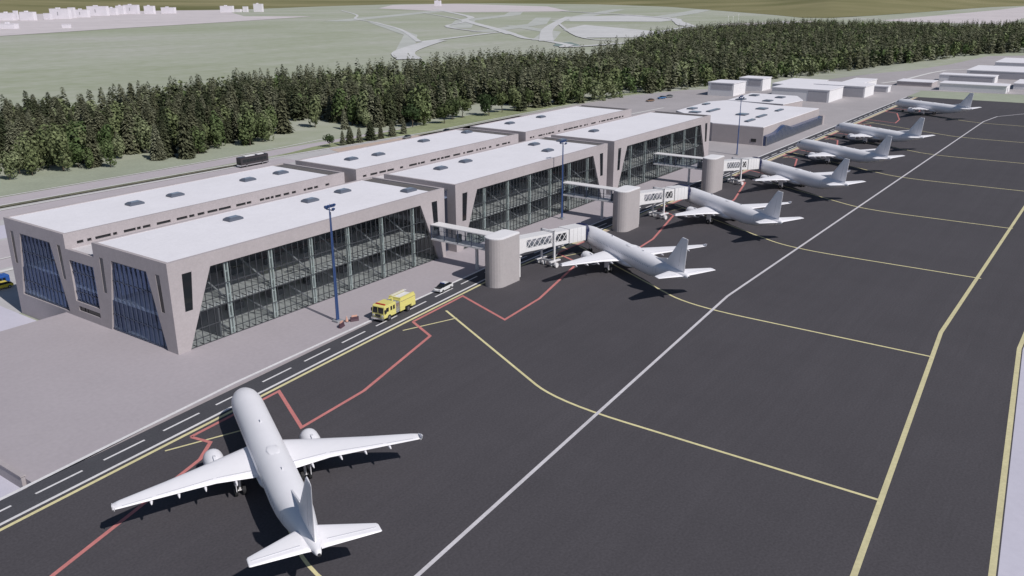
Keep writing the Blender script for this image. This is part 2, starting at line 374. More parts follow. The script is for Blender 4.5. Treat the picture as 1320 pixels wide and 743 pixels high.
for pts in ([(-250, 266.6), (-20, 266.0), (115, 265.7), (163, 264.2), (213, 261.6), (247, 258.9), (295, 254.9), (345, 256.2), (416, 255.6), (465, 252.4), (509, 243.9), (538, 233.2)],
            [(-250, 260.8), (-20, 260.2), (110, 259.5), (160, 258.4), (200, 258.0)],
            [(-250, 283), (-20, 280), (119, 277.6), (171, 275.9), (228, 277.0), (256, 279.5)]):
    line('kerb_line', [pts], 0.9, M['kerb'], off=0.13)
sheet('sett_paving', [(232, 244), (283, 243), (360, 244), (360, 253), (300, 252.5), (252, 256.0), (236, 257.5)], M['brick'], off=0.05, step=20)
sheet('car_park', [(283, 169.2), (300, 150.4), (560, 150.4), (560, 200), (520, 236), (465, 250.5), (416, 253), (345, 253.8), (283, 253)], M['pave_far'], off=0.05, step=20)
sheet('grass_verge', [(214, 263.5), (247, 260.5), (295, 256.5), (345, 257.5), (345, 275), (300, 272), (236, 268)], M['verge'], off=0.05, step=20)
sheet('grass_verge', [(345, 257.5), (416, 257.0), (465, 253.8), (509, 245.2), (509, 252), (440, 266), (345, 275)], M['verge'], off=0.05, step=20)
sheet('grass_field', [(-250, 284.2), (-20, 281.2), (119, 278.8), (171, 277.1), (228, 278.2), (228, 296), (-20, 330), (-250, 340)], M['grass_near'], off=0.05, step=20)
sheet('far_paved_ground', [(560, 104), (570, 40), (1000, 20), (900, 118), (780, 128), (700, 142), (655, 160), (560, 200)], M['pave_far'], off=0.06, step=20)
sheet('far_paved_ground', [(563, 40), (570, -60), (1000, -60), (1000, 20)], M['pave_far'], off=0.06, step=20)
sheet('grass_strip', [(522.2, 118), (524, 40), (525, -60), (563, -60), (566, 52), (556, 112)], M['grass_near'], off=0.10, step=20)
line('kerb_line', [[(590, 135), (616, 128), (645, 127), (686, 124.5), (716, 120), (735, 108)]], 2.4, M['kerb'], off=0.18)
line('kerb_line', [[(300, 205), (360, 212), (430, 207)]], 1.2, M['kerb'], off=0.15)

# ------------------------------------------------------------------ far country
sheet('village_ground', [(560, 1330), (643, 1394), (905, 1522), (1273, 1673), (1520, 1790), (1697, 1880), (1600, 2050), (1900, 2500), (2300, 2900), (1900, 3100), (1300, 3300), (700, 2800)], M['pink'], z=-3.6)
hill = [(300, 2600, 3300, 9000), (1325, 2849), (1823, 3002), (2423, 3025), (3600, 3691), (4300, 3900), (4700, 3750), (5100, 3047), (3688, 1787), (2427, 850), (2250, 700), (2320, 640), (2770, 607), (4002, 618), (6200, 300)]
def hills():
    edge = [(-600, 2300), (400, 2600), (1325, 2849), (1823, 3002), (2423, 3025), (3200, 3400), (4000, 3650), (4500, 3350), (4300, 2500), (3688, 1787), (3000, 1270), (2427, 850), (2190, 700), (2210, 640), (2500, 610), (3100, 590), (4100, 560), (5200, 300)]
    mb = MB(); rows = 7; n = len(edge)
    rr = random.Random(3)
    for j in range(rows):
        t = j/(rows-1)
        for i, (x, y) in enumerate(edge):
            s = 1+t*2.0; h = -3.7 + (t**1.3)*190*(0.75+0.35*math.sin(i*0.9+1)) + (rr.uniform(-8, 8)*t)
            mb.v.append((x*s, y*s, h))
    for j in range(rows-1):
        for i in range(n-1): mb.f.append((j*n+i+1, j*n+i, (j+1)*n+i, (j+1)*n+i+1))
    o = mb.build('hills', M['hill'], smooth=True, fix=False)
    bm = bmesh.new(); bm.from_mesh(o.data); bmesh.ops.subdivide_edges(bm, edges=bm.edges[:], cuts=3, smooth=0.3, use_grid_fill=True)
    for f in bm.faces: f.smooth = True
    bm.to_mesh(o.data); bm.free()
    o['kind'] = 'structure'
hills()
for w_, pts in ((9, [(2347, 2449), (1880, 1900), (1574, 1595), (1420, 1388), (1150, 1060), (860, 760)]),
                (14, [(860, 760), (899, 768), (1139, 840), (1100, 785), (1010, 700), (976, 648), (901, 560)]),
                (22, [(2700, 2300), (1900, 1500), (1611, 1282), (1250, 930), (1099, 786)]),
                (30, [(620, 560), (700, 640), (860, 740), (899, 758)]),
                (10, [(2189, 1915), (1611, 1290), (1300, 1080), (1139, 876)]),
                (24, [(960, 632), (1280, 840), (1672, 1065), (1990, 1240)]),
                (7, [(1543, 987), (1090, 664), (1010, 560)]),
                (16, [(900, 560), (866, 538), (1000, 520)]),
                (16, [(1524, 690), (1181, 607), (1100, 560)]),
                (10, [(2017, 955), (1620, 760), (1524, 690), (1400, 560)]),
                (26, [(2603, 1650), (2062, 1019), (1750, 820), (1524, 690)]),
                (20, [(1550, 640), (1650, 600), (1900, 640)])):
    rq = [pts[0]]
    for i_ in range(len(pts)-1):
        p0 = Vector(pts[max(0, i_-1)]); p1 = Vector(pts[i_]); p2 = Vector(pts[i_+1]); p3 = Vector(pts[min(len(pts)-1, i_+2)])
        for u in (.2, .4, .6, .8, 1.0):
            rq.append(tuple(.5*((2*p1)+(p2-p0)*u+(2*p0-5*p1+4*p2-p3)*u*u+(3*p1-p0-3*p2+p3)*u**3)))
    TZ = globals().get('TZ', -3.5)+.04
    line('track', [rq], w_*.8, M['track'], z=TZ)
sheet('bare_ground', [(2300, 1850), (2750, 2650), (3600, 3360), (4200, 3400), (3500, 2300), (2603, 1620)], M['pink'], z=-3.6)
sheet('bare_ground', [(1060, 640), (1280, 810), (1500, 900), (1300, 640), (1140, 540)], M['track'], z=-3.55)
sheet('bare_ground', [(1672, 1040), (1990, 1245), (2250, 1180), (1950, 900), (1750, 860)], M['track'], z=-3.58)
sheet('bare_ground', [(1560, 600), (1640, 690), (1720, 680), (1950, 600), (1800, 560)], M['pink'], z=-3.52)
sheet('bare_ground', [(2050, 484), (3527, 447), (4299, 461), (4200, 330), (2416, 255), (1900, 230)], M['pink'], z=-3.6)
sheet('pond', [(931, 598), (955, 592), (905, 548), (866, 530), (862, 545), (880, 570)], M['water'], z=-3.5)

M['worn'] = surface_mat('worn_meadow', (0.47, 0.485, 0.455), big=0.08, fine=0.05, bigscale=0.01, finescale=0.1)
for q_, (w_, pts) in enumerate(((60, [(1420, 1500), (1900, 1760), (2600, 2150)]), (45, [(1250, 1010), (1611, 1282), (2100, 1500), (2700, 1900)]), (38, [(1139, 876), (1500, 1010), (1900, 1260)]),
                (50, [(1672, 1065), (2300, 1350), (3000, 1650)]), (20, [(700, 640), (1000, 900), (1420, 1388)]), (30, [(976, 648), (1200, 780), (1400, 1000)]), (60, [(2000, 1000), (2500, 1150), (3100, 1350)]))):
    line('worn_ground', [pts], w_, M['worn'], z=-3.8+.02*q_)
vb = [(1046,2254,1063,2225,16.8),(1097,2291,1102,2283,20.6),(1072,2209,1089,2179,18.8),(1136,2223,1144,2209,14.6),(1181,2279,1206,2236,24.2),(1245,2309,1253,2296,25.9),(1295,2373,1314,2340,19.4),(1409,2509,1438,2457,25.9),(1492,2548,1506,2523,19.9),(1564,2620,1576,2598,24.7),(1608,2649,1630,2608,26.5),(1640,2589,1655,2562,23.4),(1700,2590,1721,2551,18.1),(1908,2569,1928,2530,20.1),(1948,2544,1957,2527,9.5),(1970,2530,1977,2516,17.9),(2005,2517,2019,2490,26.0),(864,1632,871,1621,6.6),(784,1695,798,1671,8.4),(3441,2932,3454,2903,24.4)]
for i, (xa, ya, xb, yb, h) in enumerate(vb):
    d = Vector((xb-xa, yb-ya)); L_ = d.length; ang = math.atan2(d.y, d.x)
    e = empty('village_house', (xa, ya, -3.7), ang)
    dep = min(14, L_*0.7); hh = h
    wl = MB().box(0, L_, 0, dep, 0, hh).build('wall', M['village'], e)
    rb = MB().box(-0.3, L_+0.3, -0.3, dep+0.3, hh, hh+0.5)
    if L_ > 20: rb.box(L_*0.3, L_*0.5, dep*0.3, dep*0.7, hh+0.5, hh+3)
    rb.build('roof', M['village'], e)
    if i in (4, 6, 7, 10): MB().box(L_*0.4, L_*0.4+3, -0.25, 0, hh*0.35, hh*0.7).build('window', M['shed_grey'], e)
    tag(e, 'distant plain white building in the pale settlement below the olive hill', 'building', 'white buildings of the far settlement')

# ------------------------------------------------------------------ terminal
BX = [72.3, 142.8, 213.3]; BW = 66.7
Y0, Y1, YM, Y2, Y3 = 117.3, 138.5, 138.5, 147.5, 168.7
ZT, ZO, ZR = 15.2, 12.9, 15.06
term = empty('terminal_building', (BX[0], Y0, 0))
tag(term, 'long beige concrete terminal of six white-roofed blocks with sloping piers and glass fronts', 'terminal')
def tb(mb, name, m, parent=None, **k):
    """terminal part, given in world coordinates"""
    o = mb.build(name, m, parent if parent is not None else term, **k)
    if parent is None: o.matrix_parent_inverse = Matrix.Translation((-BX[0], -Y0, 0))
    return o
TH = 0.6
def vpier(mb, a, sgn, w0, w1, plane, p0, p1, zb=0.0, slot=True):
    """V-shaped pier from corner coordinate a, growing by sgn; plane 'x' = wall runs along x"""
    wz = lambda z: w0+(w1-w0)*(z-zb)/(ZO-zb)
    f = mb.xz if plane == 'x' else mb.yz
    def P(pts): f([(a+sgn*u, z) for u, z in pts], p0, p1)
    zs = 6.6
    if slot:
        s0, s1, t0, t1 = (2.2, 3.6, 2.4, 4.2) if plane == 'x' else (1.55, 2.5, 1.75, 2.85)
        P([(0, zb), (wz(zb), zb), (wz(zs), zs), (0, zs)])
        P([(0, zs), (s0, zs), (t0, ZO), (0, ZO)])
        P([(s1, zs), (wz(zs), zs), (wz(ZO), ZO), (t1, ZO)])
    else: P([(0, zb), (wz(zb), zb), (wz(ZO), ZO), (0, ZO)])
def end_wall(mb, x0, ya, yb, zlow, zfloor, th=TH):
    """gable with trapezoid opening, from ya to yb at plane x0"""
    vpier(mb, ya, 1, 2.2, 5.3, 'y', x0, x0+th, zfloor)
    vpier(mb, yb, -1, 2.2, 5.3, 'y', x0, x0+th, zfloor)
    mb.box(x0, x0+th, ya, yb, ZO, ZT)
    if zfloor > zlow: mb.box(x0, x0+th, ya, yb, zlow, zfloor)
def slot_panes():
    for ya, s_ in ((Y0+TH, 1), (Y1, -1), (Y2, 1), (Y3, -1)):
        tb(MB().yz([(ya+s_*1.5, 6.6), (ya+s_*2.55, 6.6), (ya+s_*2.9, 12.88), (ya+s_*1.7, 12.88)], BX[0]+.05, BX[0]+.1), 'slot_window', M['black_glass'])
slot_panes()
def clear_strip(a, b, lo):  # mullion z-top inside trapezoid
    return lo
def skylight(px, py, L_=3.1, W_=2.0, z=ZR, parent=None, mesh={}):
    if 'f' not in mesh:
        m1 = MB(); x, y = L_/2, W_/2
        m1.loft([[(-x, -y, 0), (x, -y, 0), (x, y, 0), (-x, y, 0)], [(-x, -y, .35), (x, -y, .35), (x, y, .35), (-x, y, .35)], [(-x+.45, -y+.35, .62), (x-.45, -y+.35, .62), (x-.45, y-.35, .62), (-x+.45, y-.35, .62)]])
        f = m1.build('skylight', M['sky_frame'], None); mesh['f'] = f.data; bpy.data.objects.remove(f)
        m2 = MB().box(-x+.6, x-.6, -y+.5, y-.5, .60, .66); p = m2.build('pane', M['sky_pane'], None); mesh['p'] = p.data; bpy.data.objects.remove(p)
    f = bpy.data.objects.new('skylight', mesh['f']); p = bpy.data.objects.new('pane', mesh['p'])
    col.objects.link(f); col.objects.link(p); f.parent = parent or term; p.parent = f
    base = (parent or term).location
    f.location = (px-base[0], py-base[1], z-base[2])
def wp(mb, name, m, par, **k):
    """sub-part in world coordinates under a part that is itself in world coordinates"""
    o = mb.build(name, m, par, **k); return o
for bi, x0 in enumerate(BX):
    x1 = x0+BW
    # ---- airside block
    fr = MB(); fr.box(x0, x1, Y0, Y0+TH, ZO, ZT)
    vpier(fr, x0, 1, 2.3, 7.68, 'x', Y0, Y0+TH); vpier(fr, x1, -1, 2.3, 7.68, 'x', Y0, Y0+TH)
    if bi == 0: end_wall(fr, x0, Y0+TH, Y1, 0, 0)
    else: fr.box(x0, x0+TH, Y0+TH, Y1, 0, ZT)
    fr.box(x1-TH, x1, Y0+TH, Y1, 0, ZT)
    fr.box(x0+TH, x1-TH, Y1-TH, Y1, 0, ZT)
    wall = tb(fr, 'wall', M['concrete'])
    rf = MB().box(x0+TH+.002, x1-TH-3.2, Y0+TH+.002, Y1-TH-.002, ZR-0.5, ZR); roof = tb(rf, 'roof', M['roof'])
    # interior
    fl = MB().box(x0+TH, x1-TH, Y0+TH, Y1-TH, 0.004, 0.06).box(x0+TH+.05, x1-TH-.05, Y0+1.5, Y1-TH-.01, 5.35, 5.95)
    tb(fl, 'floor_slab', M['floor_in'])
    for s_, a_ in ((1, x0), (-1, x1)):
        tb(MB().xz([(a_+s_*2.15, 6.6), (a_+s_*3.65, 6.6), (a_+s_*4.25, 12.88), (a_+s_*2.35, 12.88)], Y0+.08, Y0+.14), 'slot_window', M['black_glass'])
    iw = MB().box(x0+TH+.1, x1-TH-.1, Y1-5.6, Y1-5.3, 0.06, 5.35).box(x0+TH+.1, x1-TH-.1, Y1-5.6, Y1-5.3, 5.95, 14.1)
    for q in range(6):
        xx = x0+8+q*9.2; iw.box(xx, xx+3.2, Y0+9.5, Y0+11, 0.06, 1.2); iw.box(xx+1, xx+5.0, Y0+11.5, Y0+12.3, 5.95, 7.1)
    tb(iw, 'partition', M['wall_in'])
    # glass facade and mullions
    g = MB().add([(x0+2.3, Y0+.35, 0), (x1-2.3, Y0+.35, 0), (x1-7.68, Y0+.35, ZO), (x0+7.68, Y0+.35, ZO)], [(0, 1, 2, 3)])
    glz = tb(g, 'facade_glazing', M['glass'], fix=False)
    mu = MB(); n = int((BW-4.6)/1.31)
    for i in range(n+1):
        u = 2.3+(BW-4.6)*i/n; e = min(u, BW-u); zt = ZO if e >= 7.68 else max(0.3, (e-2.3)/5.38*ZO)
        mu.box(x0+u-.035, x0+u+.035, Y0+.18, Y0+.33, 0.0, zt-.002)
        mu.box(x0+u-.04, x0+u+.04, Y0+.4, Y0+1.25, 0.08, 0.22)
        if e > 4.9: mu.box(x0+u-.04, x0+u+.04, Y0+.4, Y0+1.45, 5.98, 6.12)
    for z in (0.12, 3.0, 5.75, 9.3, 12.75):
        e = 2.3+5.38*z/ZO; mu.box(x0+e, x1-e, Y0+.2, Y0+.30, z-.045, z+.045)
    mu.box(x0+2.6, x1-2.6, Y0+1.2, Y0+1.26, 0.85, 0.93); mu.box(x0+5, x1-5, Y0+1.45, Y0+1.51, 6.75, 6.85)
    wp(mu, 'mullion', M['mullion'], glz)
    for i in range(6):
        cx = x0+11.0+i*9.2
        c = MB()
        for dx in (-.3, .3): c.box(cx+dx-.11, cx+dx+.11, Y0+.5, Y0+.85, 0.06, 14.1)
        for z in range(1, 13, 2): c.box(cx-.19, cx+.19, Y0+.6, Y0+.75, z, z+.12)
        tb(c, 'column', M['column'])
        # raking interior strut
        s = MB().tube((cx, Y0+.9, 0.5), (cx-3.5, Y0+9.0, 5.3), .16).tube((cx, Y0+1.6, 6.3), (cx-3.5, Y0+9.5, 13.5), .16); tb(s, 'brace', M['steel_grey'])
    # ---- landside block
    zb = -4.0
    rr_ = MB()
    if bi == 0: end_wall(rr_, x0, Y2, Y3, zb, 0.45)
    else: rr_.box(x0, x0+TH, Y2, Y3, zb, ZT)
    rr_.box(x1-TH, x1, Y2, Y3, zb, ZT); rr_.box(x0+TH, x1-TH, Y3-TH, Y3, zb, ZT)
    rr_.box(x0+TH, x1-TH, Y2, Y2+TH, zb, 12.95); rr_.box(x0+TH, x1-TH, Y2, Y2+TH, 13.5, ZT)
    # piers between clerestory windows
    xx = x0+2.2; wins = []
    rw = random.Random(20+bi)
    rr_.box(x0+TH, xx, Y2, Y2+TH, 12.95, 13.5)
    while xx < x1-5:
        ww = rw.choice([0.8, 1.2, 1.6, 2.4, 3.0]); gap = rw.choice([0.25, 0.4, 0.7, 1.3, 2.2])
        wins.append((xx, xx+ww)); rr_.box(xx+ww, min(xx+ww+gap, x1-TH), Y2, Y2+TH, 12.95, 13.5); xx += ww+gap
    rr_.box(xx, x1-TH, Y2, Y2+TH, 12.95, 13.5)
    tb(rr_, 'wall', M['concrete'])
    for a, b in wins: tb(MB().box(a+.01, b-.01, Y2+.3, Y2+.36, 12.96, 13.49), 'clerestory_window', M['black_glass'])
    tb(MB().box(x0+TH+.002, x1-TH-3.2, Y2+TH+.002, Y3-TH-.002, ZR-.5, ZR), 'roof', M['roof'])
    for ya, yb in ((Y0, Y1), (Y2, Y3)):
        lv = MB().box(x1-TH-3.19, x1-TH-.002, ya+TH+.002, yb-TH-.002, ZR-.7, ZR-.45)
        for q in range(5): lv.box(x1-TH-3.1+q*.63, x1-TH-2.75+q*.63, ya+TH+.01, yb-TH-.01, ZR-.44, ZR-.12)
        tb(lv, 'roof_louvre', M['louvre'])
    tb(MB().box(x0+TH, x1-TH, Y2+TH, Y3-TH, 0.2, 0.45).box(x0+TH+1.2, x1-TH, Y2+TH+.01, Y3-TH-.01, 5.6, 6.1), 'floor_slab', M['floor_in'])
    if bi == 0:
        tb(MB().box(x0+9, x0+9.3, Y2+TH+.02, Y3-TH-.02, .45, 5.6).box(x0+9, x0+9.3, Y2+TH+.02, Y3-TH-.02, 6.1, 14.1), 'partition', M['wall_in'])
    # ---- middle link
    tb(MB().box(x0+.02, x1-.02, Y1+.002, Y2-.002, 12.0, 12.35), 'link_roof', M['mid_roof'])
# gaps between blocks: glazed link set back
for x0 in BX[:2]:
    a, b = x0+BW, x0+BW+3.8
    g = tb(MB().add([(a, Y0+2.4, 0), (b, Y0+2.4, 0), (b, Y0+2.4, 14), (a, Y0+2.4, 14)], [(0, 1, 2, 3)]), 'link_glazing', M['end_glass'], fix=False)
    wp(MB().box(a+.02, b-.02, Y0+2.2, Y0+2.35, 13.8, 14.0).box(a+.02, b-.02, Y0+2.2, Y0+2.35, 5.4, 5.9).box(a+1.2, a+1.3, Y0+2.2, Y0+2.35, 0, 13.8).box(a+2.5, a+2.6, Y0+2.2, Y0+2.35, 0, 13.8), 'mullion', M['mullion'], g)
    tb(MB().box(a+.003, b-.003, Y0+2.5, Y2, 12.0, 12.3), 'link_roof', M['mid_roof'])
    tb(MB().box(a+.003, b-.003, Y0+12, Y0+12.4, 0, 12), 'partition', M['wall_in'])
    tb(MB().box(a+.003, b-.003, Y2+4, Y2+4.4, -4, 13.6).box(a+.003, b-.003, Y2+4.4, Y3-3, 13.2, 13.6), 'link_roof', M['concrete'])
# end glazing of first blocks (front, middle, rear)
def end_glazing(y_lo0, y_hi0, y_lo1, y_hi1, z0, z1, xg, step, name='end_glazing'):
    g = tb(MB().add([(xg, y_lo0, z0), (xg, y_hi0, z0), (xg, y_hi1, z1), (xg, y_lo1, z1)], [(0, 1, 2, 3)]), name, M['end_glass'], fix=False)
    mu = MB(); n = int((y_hi0-y_lo0)/step)
    for i in range(1, n):
        y = y_lo0+(y_hi0-y_lo0)*i/n
        zt = z1
        if y < y_lo1 and y_lo1 > y_lo0: zt = z0+(z1-z0)*(y-y_lo0)/(y_lo1-y_lo0)
        if y > y_hi1 and y_hi1 < y_hi0: zt = z0+(z1-z0)*(y_hi0-y)/(y_hi0-y_hi1)
        mu.box(xg-.16, xg-.03, y-.035, y+.035, z0, zt)
    for f in (0.02, 0.24, 0.72, 0.985):
        z = z0+(z1-z0)*f; mu.box(xg-.14, xg-.04, y_lo0+(y_lo1-y_lo0)*f+.02, y_hi0+(y_hi1-y_hi0)*f-.02, z-.04, z+.04)
    wp(mu, 'mullion', M['navy_mullion'], g)
    return g
X0 = BX[0]
end_glazing(Y0+TH+2.2, Y1-2.2, Y0+TH+5.3, Y1-5.3, 0.05, ZO, X0+.35, 1.3)
end_glazing(Y2+2.2, Y3-2.2, Y2+5.3, Y3-5.3, 0.5, ZO, X0+.35, 1.3)
end_glazing(Y1+.7, Y2-.6, Y1+.7, Y2-.6, 3.1, 10.7, X0+.35, 1.2)
mid = MB().box(X0, X0+TH, Y1, Y2, 10.7, 12.6).box(X0, X0+TH, Y1, Y1+.7, 3.1, 10.7).box(X0, X0+TH, Y2-.6, Y2, 3.1, 10.7)
mid.box(X0, X0+TH, Y1, Y2, 2.3, 3.1).box(X0, X0+TH, Y1, Y2, -4, 1.4).box(X0, X0+TH, Y1, Y1+.9, 1.4, 2.3).box(X0, X0+TH, Y2-1.2, Y2, 1.4, 2.3)
tb(mid, 'wall', M['concrete'])
for a, b in ((139.5, 143.6), (143.8, 144.5), (144.8, 146.2)): tb(MB().box(X0+.25, X0+.3, a, b, 1.42, 2.28), 'low_window', M['black_glass'])
tb(MB().box(X0+TH, X0+9, Y1+.01, Y2-.01, 5.5, 6.0).box(X0+9, X0+9.3, Y1+.01, Y2-.01, 0, 12), 'floor_slab', M['floor_in'])
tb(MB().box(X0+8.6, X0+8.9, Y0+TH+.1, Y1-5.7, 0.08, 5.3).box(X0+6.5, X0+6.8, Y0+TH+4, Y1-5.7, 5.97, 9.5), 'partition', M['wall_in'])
tb(MB().box(X0+.5, X0+1.5, Y0+6, Y1-3.5, 5.42, 5.9), 'floor_slab', M['floor_in'])
for (px, py) in [(92.7,158.4),(101.9,158.5),(120.5,158.8),(130.0,159.0),(114.5,131.8),(96.1,132.1),(124.3,132.7),(132.8,121.8),(151.9,158.3),(160.5,157.2),(183.5,161.8),(155.4,132.0),(165.8,132.7),(206.1,130.0),(196.4,133.0),(190.3,124.5),(226.6,131.8),(225.6,162.2),(243.5,162.2),(203,161.8)]:
    skylight(px, py)

# ------------------------------------------------------------------ bridge towers, walkways, jet bridges
def make_tower():
    e = empty('bridge_tower')
    pts = []
    xa, xb, ya, yb, r = 0.0, 7.6, -1.9, 2.4, 2.1
    for k in range(13):
        a = math.pi/2+math.pi*k/12; pts.append((xa+r+math.cos(a)*r, (ya+yb)/2+math.sin(a)*(yb-ya)/2))
    pts += [(xb-.5, ya), (xb, ya+.5), (xb, yb-.5), (xb-.5, yb)]
    MB().xy(pts, 0, 9.7).build('wall', M['tower'], e)
    cx, cy = sum(p[0] for p in pts)/len(pts), sum(p[1] for p in pts)/len(pts)
    top = MB(); top.loft([[(x_, y_, 9.702) for x_, y_ in pts], [(cx+(x_-cx), cy+(y_-cy), 9.702) for x_, y_ in pts], [(cx+(x_-cx), cy+(y_-cy), 9.9) for x_, y_ in pts], [(cx+(x_-cx)*.9, cy+(y_-cy)*.8, 9.98) for x_, y_ in pts]])
    top.build('roof', M['shed'], e)
    MB().box(7.62, 8.0, -1.5, .6, 0.4, 4.6).box(7.62, 8.2, -1.7, 0.8, 4.6, 4.8).build('side_cabinet', M['steel_white'], e)
    return e
def make_walkway():
    e = empty('glazed_walkway'); L_ = 117.25-99.0
    MB().box(-1.35, 1.35, 0, L_, 8.05, 8.3).build('roof', M['steel_white'], e, bevel=.04)
    MB().box(-1.3, 1.3, 0, L_, 4.9, 5.25).build('floor', M['steel_white'], e)
    g = MB()
    for s in (-1.22, 1.22): g.add([(s, 0, 5.25), (s, L_, 5.25), (s, L_, 8.05), (s, 0, 8.05)], [(0, 1, 2, 3)])
    g.build('glass', M['clear'], e, fix=False)
    fr = MB(); n = 5
    for i in range(n+1):
        y = 0.1+(L_-.2)*i/n
        for s in (-1.27, 1.27): fr.box(s-.06, s+.06, y-.09, y+.09, 5.25, 8.05)
    for s in (-1.27, 1.27): fr.box(s-.03, s+.03, 0, L_, 6.2, 6.27)
    fr.build('frame', M['navy_mullion'], e)
    for y in (L_*.38,):
        MB().box(-.25, .25, y-.25, y+.25, 0, 4.9).build('leg', M['steel_white'], e)
    MB().box(-.7, .7, L_*.15, L_*.23, 5.27, 6.9).box(-.6, .6, L_*.62, L_*.66, 5.27, 6.8).build('partition', M['wall_in'], e)
    return e
def make_jet_bridge(L_):
    """runs along local +x from the tower to the aircraft door, dropping from z0 to z1"""
    e = empty('jet_bridge'); z0, z1 = 5.2, 3.55
    zf = lambda u: z0+(z1-z0)*u/L_
    def sect(u0, u1, hw, zl, zh, holes=False):
        mb = MB()
        for (pa, pb) in ((zl, zl+.22), (zh-.18, zh)):
            mb.add([(u0, -hw, zf(u0)+pa), (u1, -hw, zf(u1)+pa), (u1, hw, zf(u1)+pa), (u0, hw, zf(u0)+pa), (u0, -hw, zf(u0)+pb), (u1, -hw, zf(u1)+pb), (u1, hw, zf(u1)+pb), (u0, hw, zf(u0)+pb)],
                   [(3,2,1,0),(4,5,6,7),(0,1,5,4),(1,2,6,5),(2,3,7,6),(3,0,4,7)])
        return mb
    def side(mb, u0, u1, hw, zl, zh):
        for s in (-1, 1):
            a, b = s*hw, s*(hw-.1)
            mb.add([(u0, a, zf(u0)+zl), (u1, a, zf(u1)+zl), (u1, b, zf(u1)+zl), (u0, b, zf(u0)+zl), (u0, a, zf(u0)+zh), (u1, a, zf(u1)+zh), (u1, b, zf(u1)+zh), (u0, b, zf(u0)+zh)],
                   [(3,2,1,0),(4,5,6,7),(0,1,5,4),(1,2,6,5),(2,3,7,6),(3,0,4,7)])
    # outer tunnel with lattice windows
    uA, uB, uC, uD = 0.0, 3.3, L_-8.0, L_-1.2
    mb = sect(uA, uC+1.2, 1.35, 0, 2.95); side(mb, uA, uB, 1.35, .22, 2.77); side(mb, uB, uC+1.2, 1.35, .22, .75); side(mb, uB, uC+1.2, 1.35, 2.45, 2.77)
    um = (uB+uC)/2+2.0
    side(mb, um-.35, um+.35, 1.35, .75, 2.45); side(mb, uC+.5, uC+1.2, 1.35, .75, 2.45)
    mb.build('tunnel', M['steel_white'], e)
    gl = MB()
    for s in (-1.2, 1.2): gl.add([(uB, s, zf(uB)+.75), (uC+.5, s, zf(uC+.5)+.75), (uC+.5, s, zf(uC+.5)+2.45), (uB, s, zf(uB)+2.45)], [(0, 1, 2, 3)])
    gl.build('window', M['clear'], e, fix=False)
    n = 8
    for s in (-1.36, 1.36):
        la = MB()
        for i in range(n):
            a = uB+(uC+.5-uB)*i/n; b = uB+(uC+.5-uB)*(i+1)/n
            la.tube((a, s, zf(a)+.75), (b, s, zf(b)+2.45), .07, n=5); la.tube((a, s, zf(a)+2.45), (b, s, zf(b)+.75), .07, n=5)
        la.build('lattice', M['steel_white'], e)
    # inner tunnel, ribbed
    mb = sect(uC+1.2, uD, 1.55, -.05, 3.1); side(mb, uC+1.2, uD, 1.55, .17, 2.92)
    for k in range(5):
        u = uC+1.3+k*(uD-uC-1.5)/4
        for s in (-1, 1): mb.box(u-.08, u+.08, s*1.56-.05, s*1.56+.05, zf(u)-.05, zf(u)+3.1)
    mb.build('cab', M['steel_white'], e)
    bl = MB(); pr = [(-1.75, -.2), (1.75, -.2), (1.75, 2.5), (1.2, 3.3), (-1.2, 3.3), (-1.75, 2.5)]
    rings = []
    for k, u in enumerate([uD, uD+.2, uD+.4, uD+.6, uD+.8, L_-.2]):
        q = 1.0 if k % 2 else 0.93; rings.append([(u, y*q, zf(u)+1.5+(z-1.5)*q) for y, z in pr])
    bl.loft(rings); bl.build('bellows', M['navy'], e)
    # portal column and bogie
    u = um+.1
    co = MB()
    for s in (-1, 1): co.box(u-.2, u+.2, s*1.75-.16, s*1.75+.16, 1.2, zf(u)+3.4)
    co.box(u-.2, u+.2, -1.9, 1.9, zf(u)+3.15, zf(u)+3.4); co.box(u-.3, u+.3, -1.9, 1.9, 1.0, 1.35)
    co.box(u-1.6, u+1.6, -2.2, -1.6, 1.2, 1.45).box(u-1.6, u+1.6, 1.6, 2.2, 1.2, 1.45)
    co.build('column', M['steel_white'], e)
    for s in (-1, 1):
        bg = MB().box(u-.25, u+.25, s*1.75-.7, s*1.75+.7, .45, 1.0).build('bogie', M['steel_white'], e)
        for t in (-.62, .62):
            MB().tube((u, s*1.75+t-.22, .52), (u, s*1.75+t+.22, .52), .52, n=14).build('wheel', M['steel_white'], bg)
    st = MB(); uS = L_-4.2
    for k in range(9): st.box(uS-.4*k-.2, uS-.4*k+.2, 1.75, 2.65, 0.4*(9-k)-.08, 0.4*(9-k))
    st.tube((uS, 1.75, 3.6), (uS-3.4, 1.75, .3), .06, n=5); st.tube((uS, 2.65, 3.6), (uS-3.4, 2.65, .3), .06, n=5)
    st.build('service_stair', M['steel_grey'], e)
    return e
TX = [127.5, 178.5, 230.6]; WX = [136.0, 187.9, 240.0]
ordn = ['nearest', 'middle', 'farthest']
tw0 = make_tower(); wk0 = make_walkway()
wk0.rotation_euler[2] = 0
NS = [(162.6, 97.5), (212.3, 96.0), (262.1, 95.2)]
